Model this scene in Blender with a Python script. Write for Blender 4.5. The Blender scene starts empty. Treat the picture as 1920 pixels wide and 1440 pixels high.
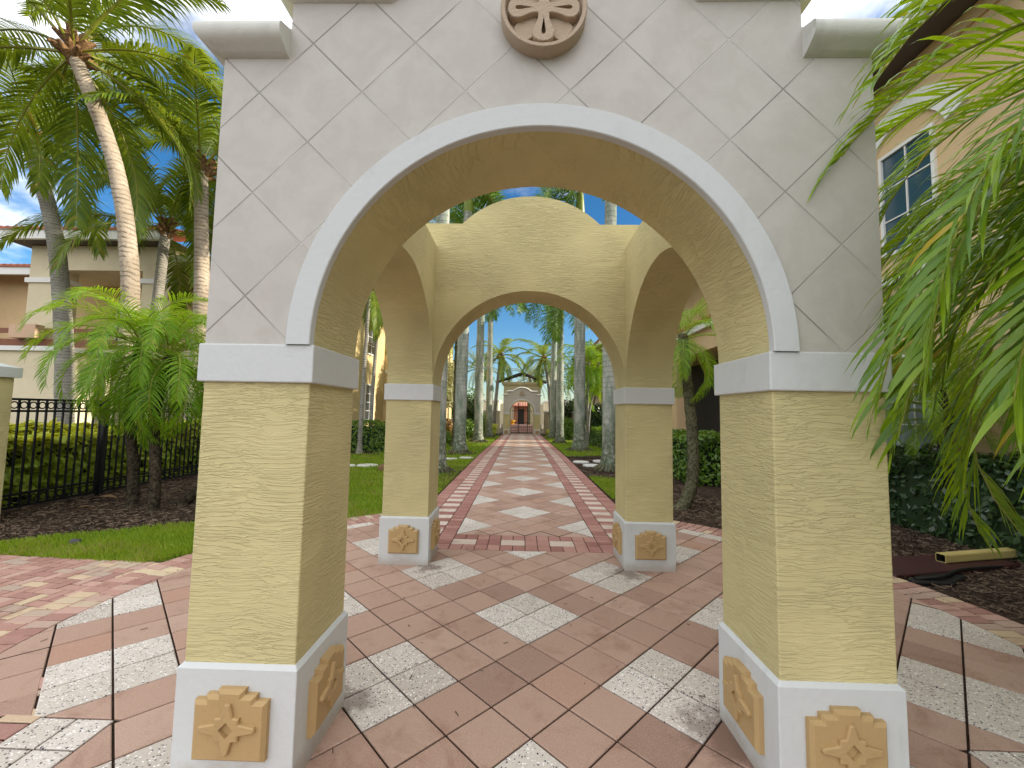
import bpy, bmesh, math, random
from mathutils import Vector, Matrix, noise as mnoise
from mathutils.geometry import tessellate_polygon
random.seed(7)
R_=math.radians; PI=math.pi; SIN=math.sin; COS=math.cos
scene=bpy.context.scene; COL=scene.collection
def U(a,b): return random.uniform(a,b)
def gz(y): return -0.0118*max(0.0,y-14.0)

# ------------------------------------------------------------------ camera
F,CX,CD,YAW,PIT,ROLL,H=781.99,-0.0753,1.8716,-0.0228,0.0695,0.0178,1.6
def raydir(u,v):
    c,s=COS(-ROLL),SIN(-ROLL); u,v=c*u-s*v,s*u+c*v
    x,y,z=u/F,1.0,-v/F
    c,s=COS(PIT),SIN(PIT); y,z=c*y-s*z,s*y+c*z
    c,s=COS(YAW),SIN(YAW); x,y=c*x+s*y,-s*x+c*y
    return Vector((x,y,z))
f0=raydir(0,0).normalized(); r0=(raydir(F,0)-raydir(0,0)).normalized(); u0=(raydir(0,-F)-raydir(0,0)).normalized()
cam=bpy.data.cameras.new('camera'); co=bpy.data.objects.new('camera',cam); COL.objects.link(co)
m=Matrix.Identity(4)
for i in range(3): m[i][0]=r0[i]; m[i][1]=u0[i]; m[i][2]=-f0[i]
m.translation=Vector((CX,-CD,H)); co.matrix_world=m
cam.sensor_width=36; cam.lens=F/1920*36; cam.clip_start=0.05; cam.clip_end=2000
scene.camera=co

# ------------------------------------------------------------------ node helpers
def newmat(name):
    mt=bpy.data.materials.new(name); mt.use_nodes=True; nt=mt.node_tree; nt.nodes.clear()
    out=nt.nodes.new('ShaderNodeOutputMaterial'); b=nt.nodes.new('ShaderNodeBsdfPrincipled')
    nt.links.new(b.outputs[0],out.inputs[0]); return mt,nt,b,out
class N:
    def __init__(s,nt): s.nt=nt
    def n(s,t,**k):
        o=s.nt.nodes.new(t)
        for a,v in k.items(): setattr(o,a,v)
        return o
    def put(s,sock,v):
        if hasattr(v,'is_output'): s.nt.links.new(v,sock)
        elif v is not None:
            if isinstance(v,(tuple,list)) and len(v)==3 and sock.type=='RGBA': v=(*v,1)
            sock.default_value=v
    def math(s,op,a,b=None,c=None):
        o=s.n('ShaderNodeMath',operation=op); s.put(o.inputs[0],a)
        if b is not None: s.put(o.inputs[1],b)
        if c is not None: s.put(o.inputs[2],c)
        return o.outputs[0]
    def mix(s,f,a,b,bt='MIX'):
        o=s.n('ShaderNodeMix',data_type='RGBA',blend_type=bt); s.put(o.inputs[0],f); s.put(o.inputs[6],a); s.put(o.inputs[7],b); return o.outputs[2]
    def noise(s,vec,scale,detail=3,rough=.55,dist=0):
        o=s.n('ShaderNodeTexNoise'); s.put(o.inputs['Vector'],vec); o.inputs['Scale'].default_value=scale; o.inputs['Detail'].default_value=detail
        o.inputs['Roughness'].default_value=rough; o.inputs['Distortion'].default_value=dist; return o.outputs[0]
    def vor(s,vec,scale,feature='F1'):
        o=s.n('ShaderNodeTexVoronoi',feature=feature); s.put(o.inputs['Vector'],vec); o.inputs['Scale'].default_value=scale; return o
    def ramp(s,f,stops,interp='LINEAR'):
        o=s.n('ShaderNodeValToRGB'); o.color_ramp.interpolation=interp; e=o.color_ramp.elements
        while len(e)<len(stops): e.new(.5)
        for i,(p,c) in enumerate(stops):
            e[i].position=p; e[i].color=(*c,1) if len(c)==3 else c
        s.put(o.inputs[0],f); return o.outputs[0]
    def fr(s,f,a,b):   # smooth ramp a..b -> 0..1
        o=s.n('ShaderNodeMapRange',interpolation_type='SMOOTHSTEP'); s.put(o.inputs[0],f); o.inputs[1].default_value=a; o.inputs[2].default_value=b; return o.outputs[0]
    def coord(s): return s.n('ShaderNodeTexCoord').outputs['Object']
    def mapping(s,vec,scale=(1,1,1),rot=(0,0,0)):
        o=s.n('ShaderNodeMapping'); s.put(o.inputs[0],vec); o.inputs['Scale'].default_value=scale; o.inputs['Rotation'].default_value=rot; return o.outputs[0]
    def bump(s,h,strength=.4,dist=.01):
        o=s.n('ShaderNodeBump'); s.put(o.inputs['Height'],h); o.inputs['Strength'].default_value=strength; o.inputs['Distance'].default_value=dist; return o.outputs[0]
    def attr(s,name): return s.n('ShaderNodeAttribute',attribute_name=name).outputs['Fac']
    def xyz(s,vec):
        o=s.n('ShaderNodeSeparateXYZ'); s.put(o.inputs[0],vec); return o.outputs
    def rnd(s): return s.n('ShaderNodeObjectInfo').outputs['Random']
def setb(b,g,color=None,rough=.6,normal=None,spec=None,metal=None):
    g.put(b.inputs['Base Color'],color); g.put(b.inputs['Roughness'],rough)
    if normal is not None: g.put(b.inputs['Normal'],normal)
    if spec is not None: b.inputs['Specular IOR Level'].default_value=spec
    if metal is not None: b.inputs['Metallic'].default_value=metal

def stucco(name,col,strength=.55,scale=1.0,dirt=.12):
    mt,nt,b,_=newmat(name); g=N(nt); c=g.coord()
    w=g.noise(c,7*scale,2); 
    v=g.n('ShaderNodeVectorMath',operation='ADD'); g.put(v.inputs[0],g.mapping(c,(5.5*scale,5.5*scale,52*scale)))
    sc=g.n('ShaderNodeVectorMath',operation='SCALE'); o=g.n('ShaderNodeTexNoise'); g.put(o.inputs['Vector'],c); o.inputs['Scale'].default_value=3.5*scale; o.inputs['Detail'].default_value=2
    g.put(sc.inputs[0],o.outputs[1]); sc.inputs['Scale'].default_value=2.3; g.put(v.inputs[1],sc.outputs[0])
    n1=g.noise(v.outputs[0],1.0,3.0,.55,.25)
    rid=g.math('SUBTRACT',1.0,g.math('MULTIPLY',g.math('ABSOLUTE',g.math('SUBTRACT',n1,.5)),13.0)); rid=g.math('MAXIMUM',rid,0)
    patch=g.fr(g.noise(c,2.2,2),.36,.56)
    fine=g.noise(c,60,2)
    h=g.math('ADD',g.math('MULTIPLY',rid,g.math('ADD',g.math('MULTIPLY',patch,.8),.25)),g.math('MULTIPLY',fine,.12))
    h=g.math('ADD',h,g.math('MULTIPLY',n1,.25))
    big=g.noise(c,1.3,3)
    col1=g.mix(g.fr(big,.35,.7),tuple(x*(1-dirt) for x in col),tuple(min(1,x*(1+dirt*.4)) for x in col))
    setb(b,g,col1,.75,g.bump(h,strength,.012),.25); return mt
def paint(name,col,strength=.25,dirt=.1,rough=.55,fs=35):
    mt,nt,b,_=newmat(name); g=N(nt); c=g.coord()
    n1=g.noise(c,fs,3); n2=g.noise(c,2.2,4,.65)
    st=g.noise(g.mapping(c,(9,9,1.2)),1.5,3)
    d=g.math('MULTIPLY',g.fr(n2,.5,.75),g.fr(st,.4,.7))
    zz=g.xyz(c)[2]; sp=g.math('MULTIPLY',g.math('SUBTRACT',1,g.fr(g.math('ADD',zz,g.math('MULTIPLY',g.noise(c,7,4,.7),-.16)),-.07,.03)),.55)
    cc=g.mix(d,col,tuple(x*(1-dirt*2.2) for x in col)); cc=g.mix(sp,cc,(.34,.25,.17)); cc=g.mix(g.math('MULTIPLY',n1,.25),cc,tuple(x*.85 for x in col))
    setb(b,g,cc,rough,g.bump(g.math('ADD',n1,g.math('MULTIPLY',n2,.8)),strength,.006),.3); return mt
def plain(name,col,rough=.5,metal=0,var=.15,spec=.4,scale=6):
    mt,nt,b,_=newmat(name); g=N(nt); c=g.coord(); n1=g.noise(c,scale,4)
    setb(b,g,g.mix(n1,tuple(x*(1-var) for x in col),tuple(min(1,x*(1+var)) for x in col)),rough,g.bump(n1,.15,.01),spec,metal); return mt
def tile_mat():
    mt,nt,b,_=newmat('porcelain_wall_tile'); g=N(nt); c=g.coord(); x,y,z=g.xyz(c)
    r2=2**.5
    a=g.math('DIVIDE',g.math('SUBTRACT',g.math('DIVIDE',g.math('ADD',x,z),r2),.538),.3515)
    bb=g.math('DIVIDE',g.math('SUBTRACT',g.math('DIVIDE',g.math('SUBTRACT',z,x),r2),1.071),.3462)
    da=g.math('MULTIPLY',g.math('ABSOLUTE',g.math('SUBTRACT',g.math('FRACT',g.math('ADD',a,.5)),.5)),.35)
    db=g.math('MULTIPLY',g.math('ABSOLUTE',g.math('SUBTRACT',g.math('FRACT',g.math('ADD',bb,.5)),.5)),.35)
    gr=g.math('SUBTRACT',1,g.fr(g.math('MINIMUM',da,db),.0018,.0036))
    cid=g.n('ShaderNodeCombineXYZ'); g.put(cid.inputs[0],g.math('FLOOR',a)); g.put(cid.inputs[1],g.math('FLOOR',bb))
    wn=g.n('ShaderNodeTexWhiteNoise'); g.put(wn.inputs[0],cid.outputs[0])
    of=g.n('ShaderNodeVectorMath',operation='ADD'); g.put(of.inputs[0],c)
    sc=g.n('ShaderNodeVectorMath',operation='SCALE'); g.put(sc.inputs[0],wn.outputs[1]); sc.inputs['Scale'].default_value=7; g.put(of.inputs[1],sc.outputs[0])
    n1=g.noise(of.outputs[0],6,5,.6,.6); n2=g.noise(of.outputs[0],30,4,.7)
    col=g.mix(g.fr(n1,.35,.65),(.462,.434,.388),(.512,.485,.44))
    col=g.mix(g.math('MULTIPLY',g.fr(n2,.45,.75),.35),col,(.54,.52,.485))
    hsv=g.mix(g.math('MULTIPLY',wn.outputs[0],.16),col,(.44,.42,.395))
    grc=g.mix(g.fr(g.noise(c,1.6,2),.4,.6),(.31,.29,.265),(.62,.595,.55))
    col=g.mix(gr,hsv,grc)
    hgt=g.math('SUBTRACT',g.math('MULTIPLY',n2,.05),gr)
    setb(b,g,col,g.mix(gr,(.42,.42,.42),(.8,.8,.8)),g.bump(hgt,.9,.005),.35); return mt
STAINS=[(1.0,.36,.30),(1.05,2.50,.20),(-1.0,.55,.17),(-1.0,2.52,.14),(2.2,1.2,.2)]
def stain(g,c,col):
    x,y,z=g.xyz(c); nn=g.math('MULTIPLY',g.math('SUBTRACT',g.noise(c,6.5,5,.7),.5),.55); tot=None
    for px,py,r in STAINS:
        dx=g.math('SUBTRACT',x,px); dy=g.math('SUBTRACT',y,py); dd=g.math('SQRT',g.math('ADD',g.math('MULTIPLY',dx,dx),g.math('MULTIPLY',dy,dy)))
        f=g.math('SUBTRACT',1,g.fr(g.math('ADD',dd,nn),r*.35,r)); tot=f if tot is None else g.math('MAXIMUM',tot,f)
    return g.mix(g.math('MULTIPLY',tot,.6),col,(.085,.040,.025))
def paver_mat(name,stops,speck=.5):
    mt,nt,b,_=newmat(name); g=N(nt); c=g.coord(); t=g.attr('tone')
    col=g.ramp(t,stops)
    n=g.noise(c,150,3,.7); n2=g.noise(c,2.6,6,.7,.4); n3=g.noise(c,16,5,.7)
    col=g.mix(g.math('MULTIPLY',g.fr(n,.56,.68),speck),col,(.62,.50,.42))
    col=g.mix(g.math('MULTIPLY',g.math('SUBTRACT',1,g.fr(n,.32,.46)),speck*.8),col,(.15,.085,.065))
    col=g.mix(g.math('MULTIPLY',g.fr(n2,.50,.68),.45),col,(.21,.105,.065))
    col=g.mix(g.math('MULTIPLY',g.fr(n3,.5,.8),.25),col,(.50,.36,.27))
    if name=='blush_paver': col=stain(g,c,col)
    setb(b,g,col,.8,g.bump(g.math('ADD',n,g.math('MULTIPLY',n3,.6)),.5,.005),.2); return mt
def terrazzo_mat():
    mt,nt,b,_=newmat('terrazzo_paver'); g=N(nt); c=g.coord(); t=g.attr('tone')
    d=g.n('ShaderNodeVectorMath',operation='ADD'); g.put(d.inputs[0],c); nn=g.n('ShaderNodeTexNoise'); g.put(nn.inputs['Vector'],c); nn.inputs['Scale'].default_value=45
    s=g.n('ShaderNodeVectorMath',operation='SCALE'); g.put(s.inputs[0],nn.outputs[1]); s.inputs['Scale'].default_value=.014; g.put(d.inputs[1],s.outputs[0])
    v=g.vor(d.outputs[0],84); r=g.xyz(v.outputs['Color']); inr=g.math('SUBTRACT',1,g.fr(v.outputs['Distance'],.34,.42))
    dark=g.math('MULTIPLY',g.math('GREATER_THAN',r[0],.77),inr); lite=g.math('MULTIPLY',g.math('LESS_THAN',r[0],.22),inr); mid=g.math('MULTIPLY',g.math('GREATER_THAN',r[1],.88),inr)
    base=g.ramp(t,[(0,(.50,.435,.37)),(.5,(.57,.51,.44)),(1,(.64,.585,.52))])
    n2=g.noise(c,3.0,4,.65); base=g.mix(g.math('MULTIPLY',g.fr(n2,.5,.75),.4),base,(.42,.32,.25))
    v2=g.vor(c,150); base=g.mix(g.math('MULTIPLY',g.math('GREATER_THAN',g.xyz(v2.outputs['Color'])[0],.8),.4),base,(.42,.38,.34))
    col=g.mix(mid,base,(.42,.36,.33)); col=g.mix(lite,col,(.86,.84,.80)); col=g.mix(dark,col,(.045,.04,.06)); col=stain(g,c,col)
    setb(b,g,col,.62,g.bump(inr,.2,.003),.3); return mt
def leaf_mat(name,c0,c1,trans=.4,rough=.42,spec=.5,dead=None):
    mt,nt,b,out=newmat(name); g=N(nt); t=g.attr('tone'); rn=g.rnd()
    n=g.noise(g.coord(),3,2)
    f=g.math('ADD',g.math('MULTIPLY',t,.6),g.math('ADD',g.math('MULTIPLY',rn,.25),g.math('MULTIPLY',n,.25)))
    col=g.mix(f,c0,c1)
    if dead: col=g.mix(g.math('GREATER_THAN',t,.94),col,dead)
    setb(b,g,col,rough,None,spec)
    tr=g.n('ShaderNodeBsdfTranslucent'); g.put(tr.inputs[0],g.mix(.45,col,(c1[0]*1.9,c1[1]*1.5,c1[2]*.6)))
    mx=g.n('ShaderNodeMixShader'); mx.inputs[0].default_value=trans; nt.links.new(b.outputs[0],mx.inputs[1]); nt.links.new(tr.outputs[0],mx.inputs[2]); nt.links.new(mx.outputs[0],out.inputs[0]); return mt
def royal_trunk_mat():
    mt,nt,b,_=newmat('royal_palm_bark'); g=N(nt); c=g.coord(); x,y,z=g.xyz(c)
    wob=g.math('MULTIPLY',g.noise(g.mapping(c,(2,2,.6)),1.3,2),.12)
    fz=g.math('FRACT',g.math('MULTIPLY',g.math('ADD',z,wob),6.5)); ring=g.math('MULTIPLY',g.math('SUBTRACT',1,g.fr(fz,.0,.16)),g.fr(z,1.2,3.0))
    n=g.noise(c,9,5,.65); n2=g.noise(g.mapping(c,(3,3,.8)),1.6,4,.6)
    col=g.mix(g.fr(n2,.38,.66),(.20,.245,.19),(.42,.42,.37)); col=g.mix(g.math('MULTIPLY',g.fr(n,.52,.75),.5),col,(.13,.17,.12))
    low=g.math('SUBTRACT',1,g.fr(z,.1,2.2)); col=g.mix(g.math('MULTIPLY',low,g.fr(n,.34,.60)),col,(.085,.105,.055))
    col=g.mix(g.math('MULTIPLY',ring,.55),col,(.14,.14,.12))
    setb(b,g,col,.8,g.bump(g.math('ADD',g.math('MULTIPLY',ring,-1),n),.5,.02),.2); return mt
def coco_trunk_mat(name,c0,c1,freq=9.0):
    mt,nt,b,_=newmat(name); g=N(nt); c=g.coord(); x,y,z=g.xyz(c)
    wob=g.math('MULTIPLY',g.noise(g.mapping(c,(3,3,2)),1.0,3),.22)
    fz=g.math('FRACT',g.math('MULTIPLY',g.math('ADD',z,wob),freq)); ring=g.math('MULTIPLY',g.math('SUBTRACT',1,g.fr(fz,.0,.45)),g.fr(g.noise(g.mapping(c,(4,4,5)),1.4,3),.3,.62))
    n=g.noise(c,14,5,.65); n2=g.noise(c,1.6,3)
    col=g.mix(g.fr(n2,.3,.7),c0,c1); col=g.mix(g.math('MULTIPLY',ring,.6),col,tuple(q*.32 for q in c0)); col=g.mix(g.math('MULTIPLY',g.fr(n,.5,.75),.4),col,tuple(q*.55 for q in c0))
    setb(b,g,col,.85,g.bump(g.math('ADD',g.math('MULTIPLY',ring,-.8),n),.7,.03),.15); return mt
def bark_mat(name,c0,c1):
    mt,nt,b,_=newmat(name); g=N(nt); c=g.coord(); n=g.noise(c,22,5,.7); n2=g.noise(c,4,3)
    col=g.mix(g.fr(n,.35,.65),c0,c1); col=g.mix(g.math('MULTIPLY',g.fr(n2,.5,.7),.5),col,tuple(q*.5 for q in c0))
    setb(b,g,col,.9,g.bump(n,.9,.03),.15); return mt
def ground_mat(name,c0,c1,c2,scale=8,bs=.8):
    mt,nt,b,_=newmat(name); g=N(nt); c=g.coord(); n=g.noise(c,scale,6,.7); n2=g.noise(c,1.1,4,.6); n3=g.noise(g.mapping(c,(40,14,1),(0,0,.7)),1,3,.7)
    col=g.mix(g.fr(n,.33,.66),c0,c1); col=g.mix(g.fr(n2,.42,.68),col,g.mix(n3,c2,c0))
    setb(b,g,col,.95,g.bump(g.math('ADD',n,n3),bs,.04),.1); return mt
def glass_mat(name,col,rough=.06):
    mt,nt,b,_=newmat(name); g=N(nt); n=g.noise(g.coord(),1.2,2); setb(b,g,g.mix(n,tuple(q*.7 for q in col),col),rough,g.bump(n,.04,.05),.9); return mt

M={}
M['cream']=stucco('cream_stucco',(.61,.535,.275),.5)
M['white']=paint('white_trim_paint',(.585,.605,.60),.3,.10)
M['cornice']=paint('cornice_paint',(.66,.66,.61),.35,.14,.65)
M['plaque']=paint('tan_cast_plaque',(.45,.305,.14),.3,.08,.6,60)
M['medal']=paint('sandstone_medallion',(.47,.37,.27),.8,.12,.8,90)
M['tile']=tile_mat()
M['redpaver']=paver_mat('blush_paver',[(0,(.32,.205,.155)),(.35,(.405,.262,.198)),(.7,(.465,.318,.245)),(1,(.41,.245,.175))])
M['brick']=paver_mat('red_brick_paver',[(0,(.33,.17,.14)),(.35,(.42,.24,.19)),(.62,(.50,.31,.25)),(.8,(.42,.32,.25)),(.9,(.60,.48,.31)),(1,(.54,.40,.27))],.25)
M['pathbrick']=paver_mat('deep_red_brick_paver',[(0,(.28,.125,.105)),(.5,(.36,.175,.145)),(1,(.43,.24,.195))],.2)
M['palebrick']=paver_mat('pale_brick_paver',[(0,(.48,.38,.31)),(.5,(.56,.455,.38)),(1,(.62,.53,.45))],.25)
M['terrazzo']=terrazzo_mat()
M['joint']=ground_mat('paver_joint_sand',(.022,.012,.009),(.055,.032,.024),(.03,.028,.015),30,.4)
M['mulch']=ground_mat('mulch_soil',(.030,.020,.015),(.105,.072,.052),(.055,.038,.028),16,1)
M['soil']=ground_mat('garden_soil',(.05,.036,.024),(.10,.075,.05),(.06,.07,.03),5,.8)
M['lawn']=ground_mat('lawn_turf',(.10,.18,.014),(.17,.26,.02),(.22,.25,.04),14,1)
M['grassblade']=leaf_mat('grass_blade',(.12,.25,.014),(.30,.40,.03),.35,.5,.3,(.36,.30,.10))
M['chip']=leaf_mat('mulch_chip',(.04,.028,.02),(.21,.15,.105),.0,.9,.1)
M['coco']=leaf_mat('coconut_frond',(.022,.085,.02),(.24,.33,.02),.40,.45,.32,(.32,.25,.05))
M['royal']=leaf_mat('royal_frond',(.025,.095,.018),(.15,.29,.025),.35,.4)
M['pygmy']=leaf_mat('pygmy_date_frond',(.045,.20,.018),(.31,.50,.022),.45,.45,.3,(.42,.38,.05))
M['areca']=leaf_mat('arching_frond',(.012,.125,.030),(.33,.50,.012),.42,.26,.45,(.55,.40,.04))
M['date']=leaf_mat('silver_date_frond',(.10,.16,.10),(.26,.32,.20),.3,.5)
M['rachis']=plain('frond_stem',(.24,.25,.03),.45,0,.3)
M['crownshaft']=plain('green_crownshaft',(.20,.26,.03),.4,0,.3)
M['hedge']=leaf_mat('hedge_leaf',(.045,.12,.014),(.19,.31,.025),.3,.4)
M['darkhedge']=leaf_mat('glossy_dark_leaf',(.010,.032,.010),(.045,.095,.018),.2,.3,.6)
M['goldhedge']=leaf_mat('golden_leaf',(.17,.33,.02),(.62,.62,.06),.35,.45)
M['croton']=leaf_mat('croton_leaf',(.25,.06,.03),(.36,.26,.03),.3,.4)
M['whiteleaf']=leaf_mat('pale_sunlit_leaf',(.22,.26,.10),(.55,.55,.36),.35,.5)
M['redleaf']=leaf_mat('red_ti_leaf',(.25,.02,.03),(.45,.05,.07),.3,.4)
M['core']=plain('hedge_dark_core',(.02,.04,.012),.95)  # dark fill of the boxes added inside hedges, reused for the caulk gap
M['royalbark']=royal_trunk_mat()
M['cocobark']=coco_trunk_mat('coconut_bark',(.30,.245,.18),(.46,.38,.29))
M['greybark']=coco_trunk_mat('grey_palm_bark',(.24,.225,.19),(.36,.34,.29),11)
M['darkbark']=bark_mat('knobbly_dark_bark',(.018,.014,.010),(.095,.075,.048))
M['fibre']=bark_mat('crown_fibre',(.10,.055,.03),(.34,.20,.09))
M['midbark']=bark_mat('mossy_bark',(.06,.062,.03),(.20,.185,.115))
M['iron']=plain('black_iron',(.014,.013,.018),.35,.3,.3,.5)
M['wallL']=stucco('facade_cream',(.70,.61,.42),.3,.5,.06)
M['wallY']=stucco('facade_yellow',(.70,.53,.27),.3,.5,.06)
M['wallP']=stucco('facade_peach',(.62,.42,.28),.25,.5,.06)
M['wallS']=stucco('facade_sand',(.64,.46,.26),.2,.5,.05)
M['trim']=paint('facade_white_trim',(.78,.77,.73),.15,.08)
M['soffit']=plain('soffit_brown',(.10,.08,.075),.7)
M['terracotta']=plain('terracotta_tile',(.36,.115,.065),.7,0,.35,.3,3)
M['slatetile']=plain('weathered_roof_tile',(.20,.10,.075),.75,0,.4,.3,3)
M['glass']=glass_mat('window_glass',(.035,.05,.06))
M['blueglass']=glass_mat('blue_window_glass',(.035,.085,.13))
M['shutter']=plain('grey_shutter',(.22,.26,.29),.5)
M['dark']=plain('dark_interior',(.03,.025,.02),.9)
M['wood']=plain('brown_timber',(.22,.085,.045),.6,0,.3,.3,5)
M['pipe']=plain('tan_aluminium',(.56,.45,.17),.35,.0,.12,.5,4)
M['mat']=plain('maroon_rubber',(.045,.013,.014),.5)
M['plastic']=plain('black_plastic',(.010,.010,.011),.45)
M['concrete']=plain('pale_concrete',(.62,.61,.57),.8,0,.12,.2,12)
M['rock']=plain('dark_rock',(.06,.055,.06),.8,0,.4)
M['husk']=plain('brown_husk',(.19,.105,.05),.8,0,.4)
M['yellowpot']=plain('yellow_glaze',(.62,.36,.03),.35)
M['redwall']=plain('terracotta_wall',(.42,.17,.095),.75)

# ------------------------------------------------------------------ mesh builder
class MB:
    def __init__(s): s.v=[];s.f=[];s.m=[];s.t=[]
    def add(s,vs,fs,mi=0,tone=None):
        o=len(s.v); s.v.extend(vs)
        for f in fs:
            s.f.append(tuple(i+o for i in f)); s.m.append(mi); s.t.append(.5 if tone is None else tone)
    def box(s,x0,x1,y0,y1,z0,z1,mi=0,tone=None):
        s.add([(x0,y0,z0),(x1,y0,z0),(x1,y1,z0),(x0,y1,z0),(x0,y0,z1),(x1,y0,z1),(x1,y1,z1),(x0,y1,z1)],
              [(0,3,2,1),(4,5,6,7),(0,1,5,4),(1,2,6,5),(2,3,7,6),(3,0,4,7)],mi,tone)
    def tube(s,pts,rad,n=8,mi=0,cap=True,tone=None,twist=None):
        rings=[]; P=[Vector(p) for p in pts]; up=Vector((1,0,0)); vs=[]
        for i,p in enumerate(P):
            d=(P[min(i+1,len(P)-1)]-P[max(i-1,0)]).normalized()
            a=up-d*up.dot(d)
            if a.length<1e-3: a=Vector((0,1,0))-d*d.y
            a.normalize(); b=d.cross(a); up=a
            r=rad[i] if isinstance(rad,(list,tuple)) else rad
            for k in range(n):
                an=2*PI*k/n; rr=r*(twist(i,k) if twist else 1)
                vs.append(tuple(p+a*COS(an)*rr+b*SIN(an)*rr))
        fs=[]
        for i in range(len(P)-1):
            for k in range(n):
                fs.append((i*n+k,i*n+(k+1)%n,(i+1)*n+(k+1)%n,(i+1)*n+k))
        if cap: fs.append(tuple(range(n-1,-1,-1))); fs.append(tuple((len(P)-1)*n+k for k in range(n)))
        s.add(vs,fs,mi,tone)
    def sweep(s,path,prof,outs,ups,mi=0,cap=True):   # path pts with mitred out vectors (len scaled) ; prof (o,u)
        n=len(prof); vs=[]
        for p,o,u in zip(path,outs,ups):
            for a,b in prof: vs.append(tuple(Vector(p)+Vector(o)*a+Vector(u)*b))
        fs=[]
        for i in range(len(path)-1):
            for k in range(n-1): fs.append((i*n+k,i*n+k+1,(i+1)*n+k+1,(i+1)*n+k))
            fs.append((i*n+n-1,i*n,(i+1)*n,(i+1)*n+n-1))
        if cap: fs.append(tuple(range(n))); fs.append(tuple((len(path)-1)*n+k for k in range(n-1,-1,-1)))
        s.add(vs,fs,mi)
    def plate(s,outer,holes,fn,d0,d1,bev=0,mi=0,back=False):
        # outline in 2D (u,v); fn(u,v,d)->xyz; d0 back depth, d1 front depth; optional chamfer on outer
        def chain(o,inset):
            k=len(o); res=[]
            for i in range(k):
                p0,p1,p2=Vector(o[i-1]),Vector(o[i]),Vector(o[(i+1)%k])
                e1=(p1-p0).normalized(); e2=(p2-p1).normalized(); n1=Vector((-e1.y,e1.x)); n2=Vector((-e2.y,e2.x))
                b=(n1+n2); 
                if b.length<1e-6: b=n1
                b.normalize(); c=max(.45,b.dot(n1)); res.append(tuple(p1+b*(inset/c)))
            return res
        loops=[outer]+list(holes)
        top=[chain(outer,bev) if bev else list(outer)]+[list(h) for h in holes]
        tri=tessellate_polygon([[Vector((u,v,0)) for u,v in L] for L in top])
        flat=[p for L in top for p in L]
        def orient(t):
            a,b,c=[flat[i] for i in t]; return t if (b[0]-a[0])*(c[1]-a[1])-(b[1]-a[1])*(c[0]-a[0])>0 else (t[0],t[2],t[1])
        s.add([fn(u,v,d1) for u,v in flat],[orient(t) for t in tri],mi)
        for j,(L,T) in enumerate(zip(loops,top)):
            k=len(L)
            if j==0 and bev:
                vs=[fn(u,v,d1) for u,v in T]+[fn(u,v,d1-bev) for u,v in L]+[fn(u,v,d0) for u,v in L]
                fs=[(i,i+k,(i+1)%k+k,(i+1)%k) for i in range(k)]+[(i+k,i+2*k,(i+1)%k+2*k,(i+1)%k+k) for i in range(k)]
            else:
                vs=[fn(u,v,d1) for u,v in L]+[fn(u,v,d0) for u,v in L]; fs=[(i,i+k,(i+1)%k+k,(i+1)%k) for i in range(k)]
            s.add(vs,fs,mi)
    def build(s,name,mats,parent=None,smooth=None,bevel=0,merge=True,loc=None):
        me=bpy.data.meshes.new(name); me.from_pydata(s.v,[],s.f)
        if not isinstance(mats,(list,tuple)): mats=[mats]
        for q in mats: me.materials.append(M[q] if isinstance(q,str) else q)
        me.polygons.foreach_set('material_index',s.m)
        at=me.attributes.new('tone','FLOAT','FACE'); at.data.foreach_set('value',s.t)
        if merge or bevel:
            bm=bmesh.new(); bm.from_mesh(me)
            if merge: bmesh.ops.remove_doubles(bm,verts=bm.verts,dist=1e-5)
            if bevel:
                ed=[e for e in bm.edges if len(e.link_faces)==2 and e.calc_face_angle(0)>.6]
                bmesh.ops.bevel(bm,geom=ed,offset=bevel,segments=2,affect='EDGES',profile=.5,clamp_overlap=True)
            bmesh.ops.recalc_face_normals(bm,faces=bm.faces) if (merge and smooth is not None) or bevel else None
            bm.to_mesh(me); bm.free()
        if smooth is not None:
            me.polygons.foreach_set('use_smooth',[True]*len(me.polygons)); me.set_sharp_from_angle(angle=R_(smooth))
        me.update(); return link(name,me,parent,loc)
def link(name,me,parent=None,loc=None):
    o=bpy.data.objects.new(name,me); COL.objects.link(o)
    if parent: o.parent=parent
    if loc: o.location=loc
    return o
def tag(o,label,cat,group=None,kind=None):
    o['label']=label; o['category']=cat
    if group: o['group']=group
    if kind: o['kind']=kind
    return o
def thing(name,label,cat,loc=(0,0,0),rz=0,group=None):
    o=bpy.data.objects.new(name,None); COL.objects.link(o); o.location=loc; o.rotation_euler=(0,0,rz); o.empty_display_size=.2
    return tag(o,label,cat,group)
def struct(o,label=None):
    o['kind']='structure'
    if label: o['label']=label
    return o
def copytree(o,parent=None):
    c=o.copy(); COL.objects.link(c); c.parent=parent
    for ch in list(o.children): copytree(ch,c)
    return c

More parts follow.
